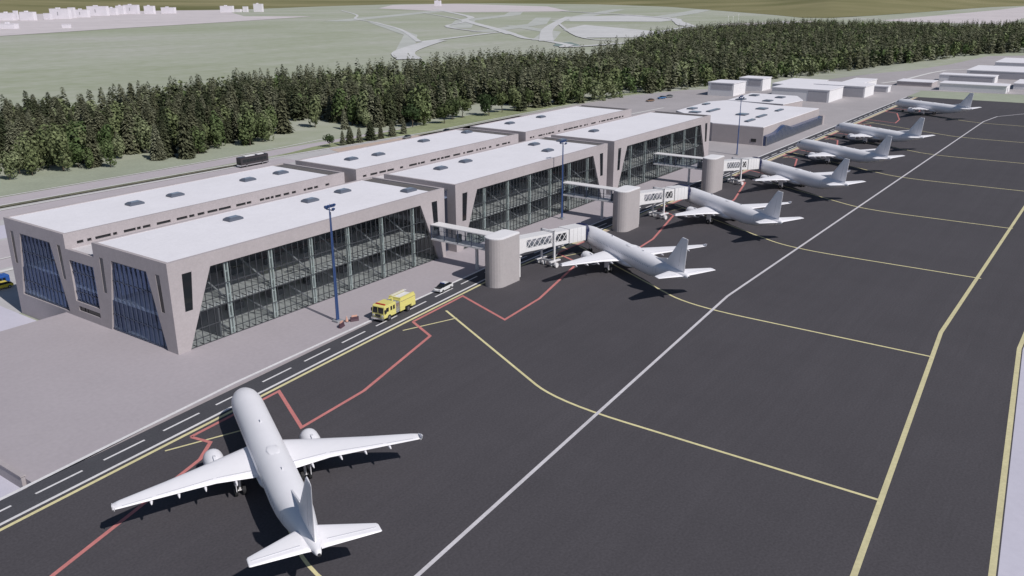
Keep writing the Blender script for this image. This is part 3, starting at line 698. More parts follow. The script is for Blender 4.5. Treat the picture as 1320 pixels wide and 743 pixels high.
for i in range(3):
    t = tw0 if i == 0 else copy_tree(tw0); t.location = (TX[i], 96.4, 0)
    tag(t, ['beige rounded concrete tower standing beside the road, nearest of three, past the white car', 'beige rounded concrete tower between the first and second bridged airliners', 'beige rounded concrete tower farthest along, nearest the old terminal'][i], 'tower', 'rounded towers of the passenger bridges')
    w = wk0 if i == 0 else copy_tree(wk0); w.location = (WX[i]-.6, 98.95, 0)
    tag(w, ['white glazed walkway crossing the road from the first block to the nearest tower', 'white glazed walkway crossing from the second block to the middle tower', 'white glazed walkway crossing from the third block to the farthest tower'][i], 'walkway', 'walkways from terminal to bridge towers')

# ------------------------------------------------------------------ airliner (nose at x = 0, tail +x, wings +-y)
def make_plane():
    e = empty('airliner')
    LT = 42.3; RF = 2.0; ZC = 3.95; n = 28
    st = [(0.02, .06, 3.35), (.25, .48, 3.38), (.7, .85, 3.45), (1.4, 1.2, 3.58), (2.3, 1.52, 3.74), (3.4, 1.78, 3.86), (4.8, 1.94, 3.93), (6.5, RF, ZC), (29.0, RF, ZC), (31.0, 1.93, 4.0), (33.5, 1.7, 4.2), (36.0, 1.36, 4.5), (38.5, .95, 4.82), (40.5, .6, 5.05), (41.8, .36, 5.2), (42.3, .2, 5.24)]
    # densify constant part for smooth shading
    rings = [[(x_, r*math.sin(2*math.pi*i/n), zc+1.03*r*math.cos(2*math.pi*i/n)) for i in range(n)] for x_, r, zc in st]
    MB().loft(rings).build('fuselage', M['paint'], e, smooth=True)
    belly = MB(); rg = []
    for x_, a, b in [(12.6, .3, .1), (13.6, 1.55, .6), (15.5, 2.05, .95), (19, 2.15, 1.05), (22.5, 2.0, .95), (24.5, 1.4, .55), (25.6, .3, .1)]:
        rg.append([(x_, a*math.cos(2*math.pi*i/16), 2.45+b*math.sin(2*math.pi*i/16)*(1 if math.sin(2*math.pi*i/16) < 0 else .6)) for i in range(16)])
    belly.loft(rg).build('belly_fairing', M['paint'], e, smooth=True)
    foil = [(0, 0), (.03, .28), (.12, .46), (.3, .55), (.55, .42), (.8, .2), (1, .02), (1, -.02), (.8, -.14), (.5, -.32), (.25, -.42), (.08, -.32), (.02, -.18)]
    def wing(s):
        secs = [(1.2, 13.7, 8.3, .95, 2.75), (2.1, 14.35, 7.4, .85, 2.85), (6.4, 16.85, 4.9, .55, 3.25), (11.5, 19.75, 3.15, .32, 3.75), (16.2, 22.35, 1.7, .2, 4.25), (16.9, 22.85, 1.35, .14, 4.33)]
        rg = [[(lx+c*u, s*y, z+t*v) for u, v in foil] for y, lx, c, t, z in secs]
        w = MB().loft(rg).build('wing', M['paint'], e, smooth=True)
        w.data.polygons.foreach_set('use_smooth', [len(p.vertices) == 4 for p in w.data.polygons])
        fl = MB()   # flap edge: thin darker gap line
        for (ya, yb, da, db) in ((2.4, 6.2, 1.35, 1.05), (6.6, 12.6, 1.0, .65), (13.0, 16.0, .55, .4)):
            def te(y):
                for a_, b_ in zip(secs, secs[1:]):
                    if a_[0] <= y <= b_[0]:
                        t = (y-a_[0])/(b_[0]-a_[0]); L_ = [p+(q-p)*t for p, q in zip(a_, b_)]; return L_[1]+L_[2], L_[4], L_[3]
                return 24, 4.3, .14
            xa, za, ta = te(ya); xb, zb, tb_ = te(yb)
            fl.add([(xa-da, s*ya, za+ta*.30), (xb-db, s*yb, zb+tb_*.30), (xb-db+.10, s*yb, zb+tb_*.30-.0), (xa-da+.10, s*ya, za+ta*.30), (xa-da, s*ya, za-.05), (xb-db, s*yb, zb-.05), (xb-db+.1, s*yb, zb-.05), (xa-da+.1, s*ya, za-.05)],
                   [(3,2,1,0),(4,5,6,7),(0,1,5,4),(1,2,6,5),(2,3,7,6),(3,0,4,7)])
        fl.build('flap_gap', M['paint_grey'], w)
        for y, L_ in ((4.3, 3.0), (7.6, 2.7), (10.4, 2.3), (13.2, 1.8)):
            xa, za, ta = te(y); z = za-.28
            r = .19
            rg = [[(xa-L_*.75+L_*q, s*y+r*k_*math.cos(a), z-.02*q+r*1.3*k_*math.sin(a)) for a in [2*math.pi*i/8 for i in range(8)]] for q, k_ in ((0, .1), (.2, .9), (.5, 1.1), (.85, .6), (1.0, .08))]
            MB().loft(rg).build('flap_fairing', M['paint'], w, smooth=True)
        MB().box(24.0, 24.35, s*16.75-.05*1, s*16.75+.05, 4.25, 4.36).build('wingtip_light', M['lamp'], w)
        # winglet fence
        MB().prism([(22.95, 0), (24.2, 0), (24.5, .55), (24.1, .55), (22.95, 0.12)], lambda a, b: (a, s*16.88, 4.33+b), lambda a, b: (a, s*16.96, 4.33+b)).build('wing_fence', M['paint'], w)
        return w
    wing(1); wing(-1)
    def engine(s):
        y, z = s*5.75, 2.1; rg = []; EX = 1.0
        prof = [(12.45, 1.02), (12.3, 1.1), (12.35, 1.16), (12.8, 1.24), (13.8, 1.27), (15.2, 1.15), (16.4, .9), (16.4, .84), (15.5, .8)]
        for x_, r in prof: rg.append([(x_+EX, y+r*.94*math.cos(2*math.pi*i/22), z+r*.94*math.sin(2*math.pi*i/22)) for i in range(22)])
        en = MB().loft(rg, cap=False).build('engine', M['paint'], e, smooth=True)
        rg = [[(x_+EX, y+r*.93*math.cos(2*math.pi*i/18), z+r*.93*math.sin(2*math.pi*i/18)) for i in range(18)] for x_, r in ((12.44, 1.0), (13.4, .98), (13.4, .02))]
        MB().loft(rg, cap=False).build('intake', M['bare'], en, smooth=True, fix=False)
        fan = MB()
        for k in range(18):
            a = 2*math.pi*k/18; c, s_ = math.cos(a), math.sin(a); c2, s2 = math.cos(a+.22), math.sin(a+.22)
            fan.add([(13.15+EX, y+.25*c, z+.25*s_), (13.1+EX, y+.88*c, z+.88*s_), (13.3+EX, y+.88*c2, z+.88*s2), (13.3+EX, y+.25*c2, z+.25*s2)], [(0, 1, 2, 3)])
        fan.tube((13.3+EX, y, z), (12.85+EX, y, z), .3, .02, 12)
        fan.build('fan', M['dark'], en, fix=False)
        MB().tube((15.3+EX, y, z), (17.3+EX, y, z), .62, .28, 16).build('exhaust', M['bare'], en, smooth=False)
        MB().prism([(14.9, z+1.1), (17.0, z+.9), (19.0, 3.0), (19.0, 3.25), (17.4, 3.2), (15.9, z+1.3)], lambda a, b: (a, y-.16, b), lambda a, b: (a, y+.16, b)).build('pylon', M['paint'], en)
    engine(1); engine(-1)
    def stab(s):
        secs = [(.5, 37.1, 4.3, .34, 5.15), (1.2, 37.5, 3.9, .3, 5.2), (6.1, 40.35, 1.6, .13, 5.65), (6.25, 40.6, 1.3, .08, 5.66)]
        w = MB().loft([[(lx+c*u, s*y, z+t*v*.8) for u, v in foil] for y, lx, c, t, z in secs]).build('tailplane', M['paint'], e, smooth=True)
        w.data.polygons.foreach_set('use_smooth', [len(p.vertices) == 4 for p in w.data.polygons])
        MB().add([(40.15, s*1.3, 5.33), (41.05, s*5.9, 5.74), (41.12, s*5.9, 5.74), (40.25, s*1.3, 5.33), (40.15, s*1.3, 5.2), (41.05, s*5.9, 5.66), (41.12, s*5.9, 5.66), (40.25, s*1.3, 5.2)],
                 [(3,2,1,0),(4,5,6,7),(0,1,5,4),(1,2,6,5),(2,3,7,6),(3,0,4,7)]).build('elevator_gap', M['paint_grey'], w)
    stab(1); stab(-1)
    secs = [(5.0, 33.6, 7.1, .46), (6.0, 34.6, 6.3, .42), (11.9, 39.35, 2.1, .2), (12.15, 39.7, 1.7, .1)]
    fin = MB().loft([[(lx+c*u, t*v, z) for u, v in [(a, b) for a, b in [(0,0),(.05,.3),(.2,.5),(.45,.45),(.8,.18),(1,.02),(1,-.02),(.8,-.18),(.45,-.45),(.2,-.5),(.05,-.3)]]] for z, lx, c, t in secs])
    f = fin.build('fin', M['paint'], e, smooth=True); f.data.polygons.foreach_set('use_smooth', [len(p.vertices) == 4 for p in f.data.polygons])
    MB().prism([(30.2, 5.75), (35.2, 5.6), (35.2, 6.9)], lambda a, b: (a, -.09, b), lambda a, b: (a, .09, b)).build('dorsal_fin', M['paint'], e)
    MB().add([(39.0, .16, 6.4), (39.9, .09, 11.7), (39.97, .09, 11.7), (39.08, .16, 6.4), (39.0, -.16, 6.4), (39.9, -.09, 11.7), (39.97, -.09, 11.7), (39.08, -.16, 6.4)],
             [(3,2,1,0),(4,5,6,7),(0,1,5,4),(1,2,6,5),(2,3,7,6),(3,0,4,7)]).build('rudder_gap', M['paint_grey'], f)
    MB().tube((42.2, 0, 5.24), (42.45, 0, 5.26), .17, .15, 10).build('tail_exhaust', M['dark'], e)
    def gear(name, x_, y, r, dw, top):
        g = MB().tube((x_, y, r), (x_-.1, y*.97, top), .14, .18, 8).tube((x_, y-dw, r), (x_, y+dw, r), .09, n=8)
        if y: g.tube((x_, y, top-.7), (x_, y*.45, top-.1), .08, n=6)
        g = g.build(name, M['steel_white'], e)
        for t in (-1, 1):
            wh = MB().tube((x_, y+t*dw-.17, r), (x_, y+t*dw+.17, r), r, n=16).build('wheel', M['tyre'], g)
            MB().tube((x_, y+t*dw-.18, r), (x_, y+t*dw+.18, r), r*.45, n=10).build('hub', M['bare'], wh)
        if y: MB().box(x_-.9, x_+.9, y*1.12-.03, y*1.12+.03, .95, 2.6).build('gear_door', M['paint'], g)
    gear('main_gear', 19.8, 3.8, .6, .45, 3.0); gear('main_gear', 19.8, -3.8, .6, .45, 3.0); gear('nose_gear', 5.0, 0, .4, .25, 2.3)
    # cockpit windows laid on the nose skin
    def skin(x_, ang, off=.012):
        for a, b in zip(st, st[1:]):
            if a[0] <= x_ <= b[0]:
                t = (x_-a[0])/(b[0]-a[0]); r = a[1]+(b[1]-a[1])*t; zc = a[2]+(b[2]-a[2])*t; break
        return (x_, (r+off)*math.sin(ang), zc+1.03*(r+off)*math.cos(ang))
    for s in (-1, 1):
        for (xa, xb, a0, a1) in ((1.75, 2.35, .05, .50), (1.95, 2.75, .54, .86), (2.3, 3.0, .90, 1.16)):
            q = [skin(xa, s*a0, .03), skin(xa+.1, s*a1, .03), skin(xb+.15, s*a1, .03), skin(xb, s*a0, .03)]
            MB().add(q, [(0, 1, 2, 3)]).build('cockpit_window', M['black_glass'], e, fix=False)
        for xd in (5.0, 33.0):
            dr = MB()
            pts = [skin(xd, s*a, .012) for a in (1.12, 1.35, 1.6, 1.85)]; p2 = [skin(xd+.06, s*a, .012) for a in (1.12, 1.35, 1.6, 1.85)]
            q2 = [skin(xd+.82, s*a, .012) for a in (1.12, 1.35, 1.6, 1.85)]; q3 = [skin(xd+.88, s*a, .012) for a in (1.12, 1.35, 1.6, 1.85)]
            for a, b in ((pts, p2), (q2, q3)): dr.loft([a, b], cap=False, closed=False)
            dr.build('door', M['paint_grey'], e, fix=False)
    # dark roof antennas, belly beacon
    MB().box(14.2, 14.8, -.03, .03, 6.0, 6.25).build('antenna', M['paint'], e)
    MB().box(26.4, 26.9, -.03, .03, 6.0, 6.2).build('antenna', M['paint'], e)
    ra = MB(); rg = []
    for q, k_ in ((0, .05), (.3, .7), (1.0, 1.0), (1.8, .8), (2.4, .1)): rg.append([(20.6+q*1.2, .75*k_*math.cos(math.pi*i/8), 5.94+.10*k_*math.sin(math.pi*i/8)) for i in range(9)])
    ra.loft(rg, closed=False).build('radome', M['paint'], e, smooth=True)
    return e
PL = [(64.7, 91.4, -118.2), (162.6, 97.5, -120.7), (212.3, 96.0, -122.6), (262.1, 95.2, -122.4), (308.6, 96.1, -120.4), (357.9, 96.9, -119.5), (455.4, 96.4, -118.7)]
PLAB = ['white airliner alone in the foreground, nose over the service road, no bridge attached',
        'white airliner docked at the nearest passenger bridge, closest to the yellow fire truck',
        'white airliner docked at the middle passenger bridge, second in the bridged row',
        'white airliner docked at the farthest passenger bridge, in front of the old terminal corner',
        'white airliner without a bridge, first beyond the bridged three, facing the old terminal glazing',
        'white airliner without a bridge, second beyond the bridged three, past the old terminal',
        'white airliner standing farthest away by the grass strip at the end of the apron']
pl0 = make_plane()
# cabin windows (each one its own part) for the nearest aircraft
def add_windows(e):
    me = None
    for s in (-1, 1):
        for k in range(40):
            x_ = 7.2+k*.62
            if 32 < x_ < 34: continue
            if me is None:
                a0, a1 = 1.28, 1.40; y = 2.012
                mb = MB(); mb.add([(0, y*math.sin(a0), 3.95+1.03*y*math.cos(a0)), (.24, y*math.sin(a0), 3.95+1.03*y*math.cos(a0)), (.24, y*math.sin(a1), 3.95+1.03*y*math.cos(a1)), (0, y*math.sin(a1), 3.95+1.03*y*math.cos(a1))], [(0, 1, 2, 3)])
                o = mb.build('cabin_window', M['paint_grey'], e, fix=False); me = o.data; o.location = (x_, 0, 0)
                if s < 0: o.scale = (1, -1, 1)
            else:
                o = bpy.data.objects.new('cabin_window', me); col.objects.link(o); o.parent = e; o.location = (x_, 0, 0)
            if s < 0: o.scale = (1, -1, 1)
copies = [pl0] + [copy_tree(pl0) for _ in PL[1:]]
add_windows(copies[0]); add_windows(copies[1])
for o, (x_, y, a), lb in zip(copies, PL, PLAB):
    o.location = (x_, y, 0); o.rotation_euler = (0, 0, R(a)); tag(o, lb, 'airliner', 'white airliners parked on the apron')

for i in range(3):
    xn, yn = NS[i]; a = R(PL[i+1][2])
    # door: 5.4 m aft, on the pilot's left side
    fx, fy = math.cos(a), math.sin(a)
    dx, dy = xn+fx*5.3-(-fy)*2.05*-1*-1, yn+fy*5.3
    side_v = Vector((fy, -fx))      # pilot's left
    door = Vector((xn+fx*5.3, yn+fy*5.3)) + side_v*1.9
    start = Vector((TX[i]+7.4, 96.9))
    d = door-start; jb = make_jet_bridge(d.length)
    jb.location = (start.x, start.y, 0); jb.rotation_euler = (0, 0, math.atan2(d.y, d.x))
    tag(jb, ['white jet bridge with lattice windows reaching the airliner nearest the fire truck', 'white jet bridge with lattice windows between the middle tower and its airliner', 'white jet bridge with lattice windows between the farthest tower and its airliner'][i], 'jet bridge', 'jet bridges docked to airliners')

# ------------------------------------------------------------------ light masts
def make_mast(h):
    e = empty('light_mast')
    MB().box(-.7, .7, -.7, .7, 0, .35).build('base', M['steel_grey'], e, bevel=.05)
    MB().tube((-.16, 0, .35), (-.11, 0, h), .17, .08, 8).tube((.22, 0, .35), (.11, 0, h*.96), .15, .07, 8).build('pole', M['blue_steel'], e)
    MB().box(-1.1, 1.1, -.07, .07, h-.1, h+.05).box(-.07, .07, -.9, .9, h-.55, h-.4).tube((0, 0, h), (0, 0, h+.6), .03, n=5).build('crossarm', M['blue_steel'], e)
    for x_, y, z in ((-.95, 0, h), (-.35, 0, h), (.35, 0, h), (.95, 0, h), (0, -.8, h-.45), (0, .8, h-.45)):
        f = MB().add([(x_-.22, y-.18, z+.05), (x_+.22, y-.18, z+.05), (x_+.22, y+.15, z+.1), (x_-.22, y+.15, z+.1), (x_-.22, y-.3, z+.35), (x_+.22, y-.3, z+.35), (x_+.22, y+.05, z+.42), (x_-.22, y+.05, z+.42)],
              [(3,2,1,0),(4,5,6,7),(0,1,5,4),(1,2,6,5),(2,3,7,6),(3,0,4,7)]).build('floodlight', M['blue_steel'], e)
    return e
for i, (x_, y, h) in enumerate([(97.4, 107.4, 20.6), (181.6, 114.3, 19.6), (294.5, 112.6, 20.3)]):
    tag(bpy.data.objects[make_mast(h).name], ['tall blue floodlight mast in front of the first block, left of the fire truck', 'tall blue floodlight mast in front of the second block', 'tall blue floodlight mast beside the old terminal'][i], 'light mast', 'blue floodlight masts').location = (x_, y, 0)
# barriers at the foot of the nearest mast
for i, (x_, y, a) in enumerate([(95.9, 104.9, .3), (99.3, 105.2, -.5)]):
    e = empty('barrier', (x_, y, 0.004), a)
    MB().prism([(-.28, 0), (.28, 0), (.12, .35), (.08, .8), (-.08, .8), (-.12, .35)], lambda a_, b: (-.75, a_, b), lambda a_, b: (.75, a_, b)).build('block', M['barrier_dark'], e)
    MB().box(-.5, .5, -.05, .05, .802, 1.1).build('reflector_board', M['barrier_pink'], e)
    tag(e, ['dark low traffic barrier at the mast foot, the left of two', 'dark low traffic barrier at the mast foot, the right of two nearer the road'][i], 'barrier', 'barriers at the mast foot')
e = empty('traffic_cone', (98.3, 106.1, .004)); MB().tube((0, 0, .05), (0, 0, 1.0), .28, .05, 12).build('cone', M['barrier_pink'], e); MB().box(-.35, .35, -.35, .35, 0, .05).build('base', M['barrier_dark'], e)
tag(e, 'pale orange traffic cone standing between the mast and the barriers', 'cone')

# ------------------------------------------------------------------ vehicles (front = -x)
def wheel(e, x_, y, r, w_=.24, rim=True):
    s = 1 if y > 0 else -1
    wh = MB().tube((x_, y-s*w_, r), (x_, y, r), r, n=18).build('wheel', M['tyre'], e)
    MB().tube((x_, y-s*.1, r), (x_, y+s*.015, r), r*.55, n=12).build('rim', M['chrome'], wh)
def make_car(body_m, name='car', estate=False):
    e = empty(name); L_ = 4.3; hw = .88
    prof = [(0, .32), (.02, .62), (.25, .78), (1.15, .92), (1.35, .96), (4.1, .98), (4.28, .80), (4.3, .34)]
    MB().loft([[(x_-L_/2, y, z) for x_, z in prof] for y in (-hw, hw)]).build('body', body_m, e, bevel=.07)
    cab = [(1.05, .93), (1.85, 1.36), (2.2, 1.43), (3.3, 1.43), (3.95, 1.2), (4.15, .95)] if not estate else [(1.05, .93), (1.85, 1.42), (2.1, 1.48), (3.9, 1.46), (4.2, .95)]
    rg = [[(x_-L_/2, y*(hw-.06-(z-.93)*.35), z) for x_, z in cab] for y in (-1, 1)]
    MB().loft(rg).build('window', M['black_glass'], e, bevel=.03)
    xs = [c[0] for c in cab if c[1] > 1.3]
    MB().box(min(xs)-L_/2+.08, max(xs)-L_/2-.05, -.58, .58, 1.43 if not estate else 1.47, 1.47 if not estate else 1.51).build('roof', body_m, e, bevel=.015)
    for x_ in (.85, 3.45):
        for y in (-hw-.01, hw+.01): wheel(e, x_-L_/2, y, .32)
    for y in (-.62, .62):
        MB().box(-L_/2-.02, -L_/2+.12, y-.18, y+.18, .58, .72).build('headlight', M['lamp'], e, bevel=.02)
        MB().box(L_/2-.1, L_/2+.02, y-.16, y+.16, .68, .84).build('tail_light', M['red_light'], e, bevel=.02)
    return e
c = make_car(M['car_white'], 'patrol_car'); c.location = (121.1, 103.1, .012); c.rotation_euler = (0, 0, R(4.8))
MB().box(-.35, -.15, -.5, .5, 1.48, 1.58).build('light_bar', M['bus_blue'], c)
MB().box(-1.9, -1.2, -.7, .7, .945, .965).build('bonnet_panel', M['car_black'], c)
tag(c, 'small white car with black windows and black bonnet panel driving behind the fire truck', 'car')

def make_truck():
    e = empty('fire_truck'); hw = 1.35
    Y = M['fire_yellow']
    MB().box(-4.2, 4.5, -1.0, 1.0, .55, .85).build('chassis', M['dark'], e)
    cab = [(-4.5, .7), (-4.55, 1.5), (-4.35, 2.75), (-4.1, 2.95), (-1.15, 2.95), (-1.15, .7)]
    # cab with windows set proud
    MB().loft([[(x_, y, z) for x_, z in cab] for y in (-hw, hw)]).build('cab', Y, e, bevel=.06)
    MB().add([(-4.575, -1.15, 1.62), (-4.575, 1.15, 1.62), (-4.40, 1.12, 2.62), (-4.40, -1.12, 2.62), (-4.5, -1.15, 1.6), (-4.5, 1.15, 1.6), (-4.3, 1.12, 2.6), (-4.3, -1.12, 2.6)], [(0,1,2,3),(7,6,5,4),(0,4,5,1),(1,5,6,2),(2,6,7,3),(3,7,4,0)]).build('windscreen', M['black_glass'], e)
    MB().box(-4.58, -4.565, -.04, .04, 1.6, 2.65).build('windscreen_pillar', Y, e)
    MB().box(-4.64, -4.54, -.55, .55, .95, 1.4).build('grille', M['dark'], e)
    MB().box(-4.95, -4.5, -1.32, 1.32, .5, .85).build('bumper', M['chrome'], e, bevel=.05)
    for y in (-.98, .98): MB().tube((-4.52, y, 1.15), (-4.64, y, 1.15), .2, n=12).build('headlight', M['lamp'], e)
    for s in (-1, 1):
        for xa, xb in ((-3.95, -3.2), (-2.75, -2.25), (-2.0, -1.5)):
            MB().box(xa, xb, s*(hw+.012), s*(hw-.05), 1.75, 2.5).build('side_window', M['black_glass'], e)
        MB().box(-4.45, -4.15, s*(hw+.05), s*(hw+.3), 1.7, 2.3).build('mirror', M['dark'], e)
        MB().box(-1.12, -.1, s*(hw-.12), s*(hw-.05), 1.0, 2.5).build('pump_panel', M['chrome'], e)
        for xa in (.15, 1.35, 3.2):
            MB().box(xa, xa+1.05, s*(hw+.012), s*(hw-.05), 1.3, 2.35).build('shutter', Y, e, bevel=.02)
        MB().box(.1, 4.4, s*(hw+.02), s*(hw-.02), 2.42, 2.5).build('trim', M['chrome'], e)
    MB().box(-1.1, -.05, -1.2, 1.2, .7, 2.62).build('pump_housing', M['steel_grey'], e)
    body = MB().box(0, 4.5, -hw, hw, 1.2, 2.75).box(0, 1.4, -hw, hw, .7, 1.2).box(3.3, 4.5, -hw, hw, .7, 1.2)
    body.build('body', Y, e)
    MB().box(.2, 4.3, -1.3, -1.0, 2.755, 3.15).box(.2, 4.3, 1.0, 1.3, 2.755, 3.15).box(.2, .5, -1.0, 1.0, 2.755, 3.1).build('hose_bed', Y, e)
    MB().box(.6, 4.2, -.9, .9, 2.756, 2.85).build('hose', M['steel_white'], e)
    la = MB()
    for y in (.55, .9): la.box(.3, 4.4, y-.03, y+.03, 3.2, 3.28)
    for k in range(11): la.box(.4+k*.38, .44+k*.38, .56, .89, 3.22, 3.26)
    la.build('ladder', M['steel_white'], e)
    MB().tube((-.5, 0, 2.62), (-.5, 0, 3.2), .14, n=10).tube((-.5, 0, 3.2), (-1.5, 0, 3.35), .1, .07, 8).build('water_cannon', Y, e)
    MB().box(-3.9, -3.6, -1.0, 1.0, 2.96, 3.12).build('light_bar', M['red_light'], e, bevel=.03)
    for x_ in (-3.1, 2.35):
        for y in (-hw-.02, hw+.02): wheel(e, x_, y, .56, .4)
    return e
t = make_truck(); t.location = (106.0, 101.9, .012); t.rotation_euler = (0, 0, R(4.8))
tag(t, 'bright yellow fire engine with ladder driving on the service road', 'fire engine')

def make_bus(L_, m, dark=True):
    e = empty('coach'); hw = 1.25; H = 3.6
    MB().loft([[(-L_/2, y, z) for y, z in ((-hw, .4), (hw, .4), (hw, H-.25), (hw-.3, H), (-hw+.3, H), (-hw, H-.25))], [(L_/2, y, z) for y, z in ((-hw, .4), (hw, .4), (hw, H-.25), (hw-.3, H), (-hw+.3, H), (-hw, H-.25))]]).build('body', m, e, bevel=.06)
    n = 7
    for s in (-1, 1):
        for k in range(n):
            a = -L_/2+.9+k*(L_-1.6)/n; MB().box(a, a+(L_-1.6)/n-.15, s*(hw-.02), s*(hw+.012), 1.7, 2.8).build('window', M['black_glass'], e)
        MB().box(-L_/2+.1, L_/2-.1, s*(hw-.02), s*(hw+.015), .62, .95).build('skirt', M['chrome'] if dark else M['car_white'], e)
        for x_ in (-L_*.3, L_*.27): wheel(e, x_, s*(hw+.02), .5, .3)
    MB().box(-L_/2-.02, -L_/2+.1, -1.1, 1.1, 1.3, 3.0).build('windscreen', M['black_glass'], e)
    MB().box(-L_/2-.03, -L_/2+.05, -1.15, 1.15, .5, .95).build('bumper', M['car_white'], e)
    MB().box(-L_*.3, L_*.05, -.8, .8, H, H+.25).box(L_*.15, L_*.38, -.7, .7, H, H+.22).build('roof_unit', M['steel_white'] if dark else M['bus_blue'], e, bevel=.04)
    return e
b = make_bus(12.2, M['bus_dark']); b.location = (197.2, 256.0, -3.97); b.rotation_euler = (0, 0, R(0))
tag(b, 'dark coach with white trim on the road behind the terminal, below the trees', 'coach')
b = make_bus(7.0, M['bus_blue'], False); b.name = 'van'; b.location = (76.6, 190.6, -3.95); b.scale = (1, 1, .55)
tag(b, 'low blue van parked in the yard at the left edge behind the terminal end', 'van')
for lab, mm, x_, y, a in (('bright yellow taxi parked beside the blue van at the left edge', 'car_yellow', 77.2, 187.2, 0),
                         ('grey car parked by the saplings on the terminal back road', 'car_grey', 274.0, 251.0, 8),
                         ('dark car parked on the road near the round trees behind the terminal', 'car_black', 297.0, 248.5, 8),
                         ('brown car parked in the car park, leftmost of three', 'car_brown', 451.0, 226.0, -25),
                         ('blue car parked in the car park, middle of three', 'car_blue', 466.5, 226.5, -25),
                         ('grey car parked in the car park, rightmost of three', 'car_grey', 475.0, 226.0, -30)):
    c = make_car(M[mm]); c.location = (x_, y, T(x_, y)+.07); c.rotation_euler = (0, 0, R(a))
    if x_ > 300: c.scale = (1.15, 1.15, 1.15)
    tag(c, lab, 'taxi' if 'taxi' in lab else 'car', 'parked cars')

# ------------------------------------------------------------------ old terminal
o_ = empty('old_terminal', (318, 112, 0))
def op(mb, name, m, par=None, **k):
    ob = mb.build(name, m, par or o_, **k)
    if par is None: ob.matrix_parent_inverse = Matrix.Translation((-318, -112, 0))
    return ob
foot = [(318.0, 112.0), (385.5, 112.0), (386.2, 131.0), (392.0, 157.0), (382, 162), (344, 160), (318.0, 132.3)]
op(MB().xy(foot, -0.5, 6.75), 'wall', M['old_wall'])
cx, cy = 352, 134
op(MB().xy([(cx+(a-cx)*.995, cy+(b_-cy)*.99) for a, b_ in foot], 6.752, 7.0), 'roof', M['roof'])
band = MB()
xs = [318.4+i*1.5 for i in range(46)]
def htop(x_): return 3.5+1.9*math.exp(-((x_-338)/6.5)**2)
vs = []
for x_ in xs: vs += [(x_, 110.9, 0), (x_, 110.6, htop(x_)), (x_, 111.97, htop(x_)+.25), (x_, 111.97, 0)]
fs = []
for i in range(len(xs)-1):
    a = i*4
    fs += [(a, a+4, a+5, a+1), (a+1, a+5, a+6, a+2)]
fs += [(0, 1, 2, 3), tuple((len(xs)-1)*4+q for q in (3, 2, 1, 0))]
band.add(vs, fs); gb = op(band, 'front_glazing', M['blue_glazing'])
mu = MB()
for x_ in xs: mu.box(x_-.06, x_+.06, 110.45, 110.85, 0, htop(x_)-.05)
mu.build('mullion', M['steel_grey'], gb)
op(MB().box(386.0, 388.2, 110.2, 131, 0, 3.9), 'wall', M['old_wall'])
op(MB().box(317.9, 317.98, 114.5, 116.5, 1.2, 2.4), 'window', M['black_glass'])
for i, (x_, y, L_, W_) in enumerate([(346.5,131.5,5,4),(369,131.5,5,4),(331,122.3,8,1.6),(346,123.2,9,1.6),(368,123.6,7,1.6),(352.6,156.4,5,3),(371,158.0,5,2),(342.3,150.5,4,4),(352,146.5,11,1.8)]):
    s = MB().box(x_-L_/2, x_+L_/2, y-W_/2, y+W_/2, 7.0, 7.5); op(s, 'skylight', M['sky_frame'])
    op(MB().box(x_-L_/2+.3, x_+L_/2-.3, y-W_/2+.3, y+W_/2-.3, 7.5, 7.56), 'skylight_pane', M['sky_pane'])
tag(o_, 'old low flat-roofed terminal with blue curved front glazing, right of the glass terminal', 'terminal')
o2 = empty('annex', (397, 131, 0))
def o2p(mb, name, m):
    ob = mb.build(name, m, o2); ob.matrix_parent_inverse = Matrix.Translation((-397, -131, 0))
foot2 = [(396, 131.5), (416, 129.0), (432.0, 137), (432.0, 160), (397.0, 158.3)]
o2p(MB().xy(foot2, -2.5, 6.2), 'wall', M['old_wall']); o2p(MB().xy([(414+(a-414)*1.01, 144+(b_-144)*1.01) for a, b_ in foot2], 6.2, 6.5), 'roof', M['roof'])
for x_, y in ((421, 154.5), (402.5, 141), (419.5, 141), (401, 153.5)): o2p(MB().box(x_-2.6, x_+2.6, y-1.8, y+1.8, 6.5, 7.0), 'skylight', M['sky_frame'])
o2p(MB().box(395.7, 396.0, 133, 157, 2.5, 5), 'window', M['blue_glazing'])
tag(o2, 'smaller white-roofed annex with four dark skylights behind the old terminal', 'annex')

# ------------------------------------------------------------------ sheds and hangars at the far right
def shed(name, lab, cat, x0, x1, y0, y1, h, wm='shed', shade_panels=(), group=None, zb=None, side_doors=()):
    zb = min(T(x0, y0), T(x1, y1))-.3 if zb is None else zb
    e = empty(name, (x0, y0, 0))
    MB().box(0, x1-x0, 0, y1-y0, zb, h).build('wall', M[wm], e)
    MB().box(-.3, x1-x0+.3, -.3, y1-y0+.3, h, h+.35).build('roof', M['roof'], e)
    for (a, b_, z) in shade_panels: MB().box(-.12, 0, a, b_, 0, z).build('door', M['shed_grey'], e)  # grey panels over the recessed left faces, with their shade painted in as colour
    for (a, b_, z) in side_doors: MB().box(a, b_, -.12, 0, 0, z).build('door', M['door_grey'], e)
    tag(e, lab, cat, group)
shed('hangar', 'white hangar with a shaded grey end wall just behind the old terminal annex', 'hangar', 468, 493, 131.7, 162, 6.1, shade_panels=((1, 11, 5.4),))
shed('hangar', 'white hangar with a shaded grey end wall, middle of the hangar row', 'hangar', 501.5, 521, 122.4, 150, 5.7, shade_panels=((.7, 11.6, 5.1),))
shed('hangar', 'low white shed at the end of the hangar row nearest the farthest airliner', 'hangar', 536.4, 543, 118.4, 130, 3.1, shade_panels=((1, 9, 2.6),))
shed('long_shed', 'long low white shed roof behind the hangars', 'shed', 496, 534, 152, 172, 5.2)
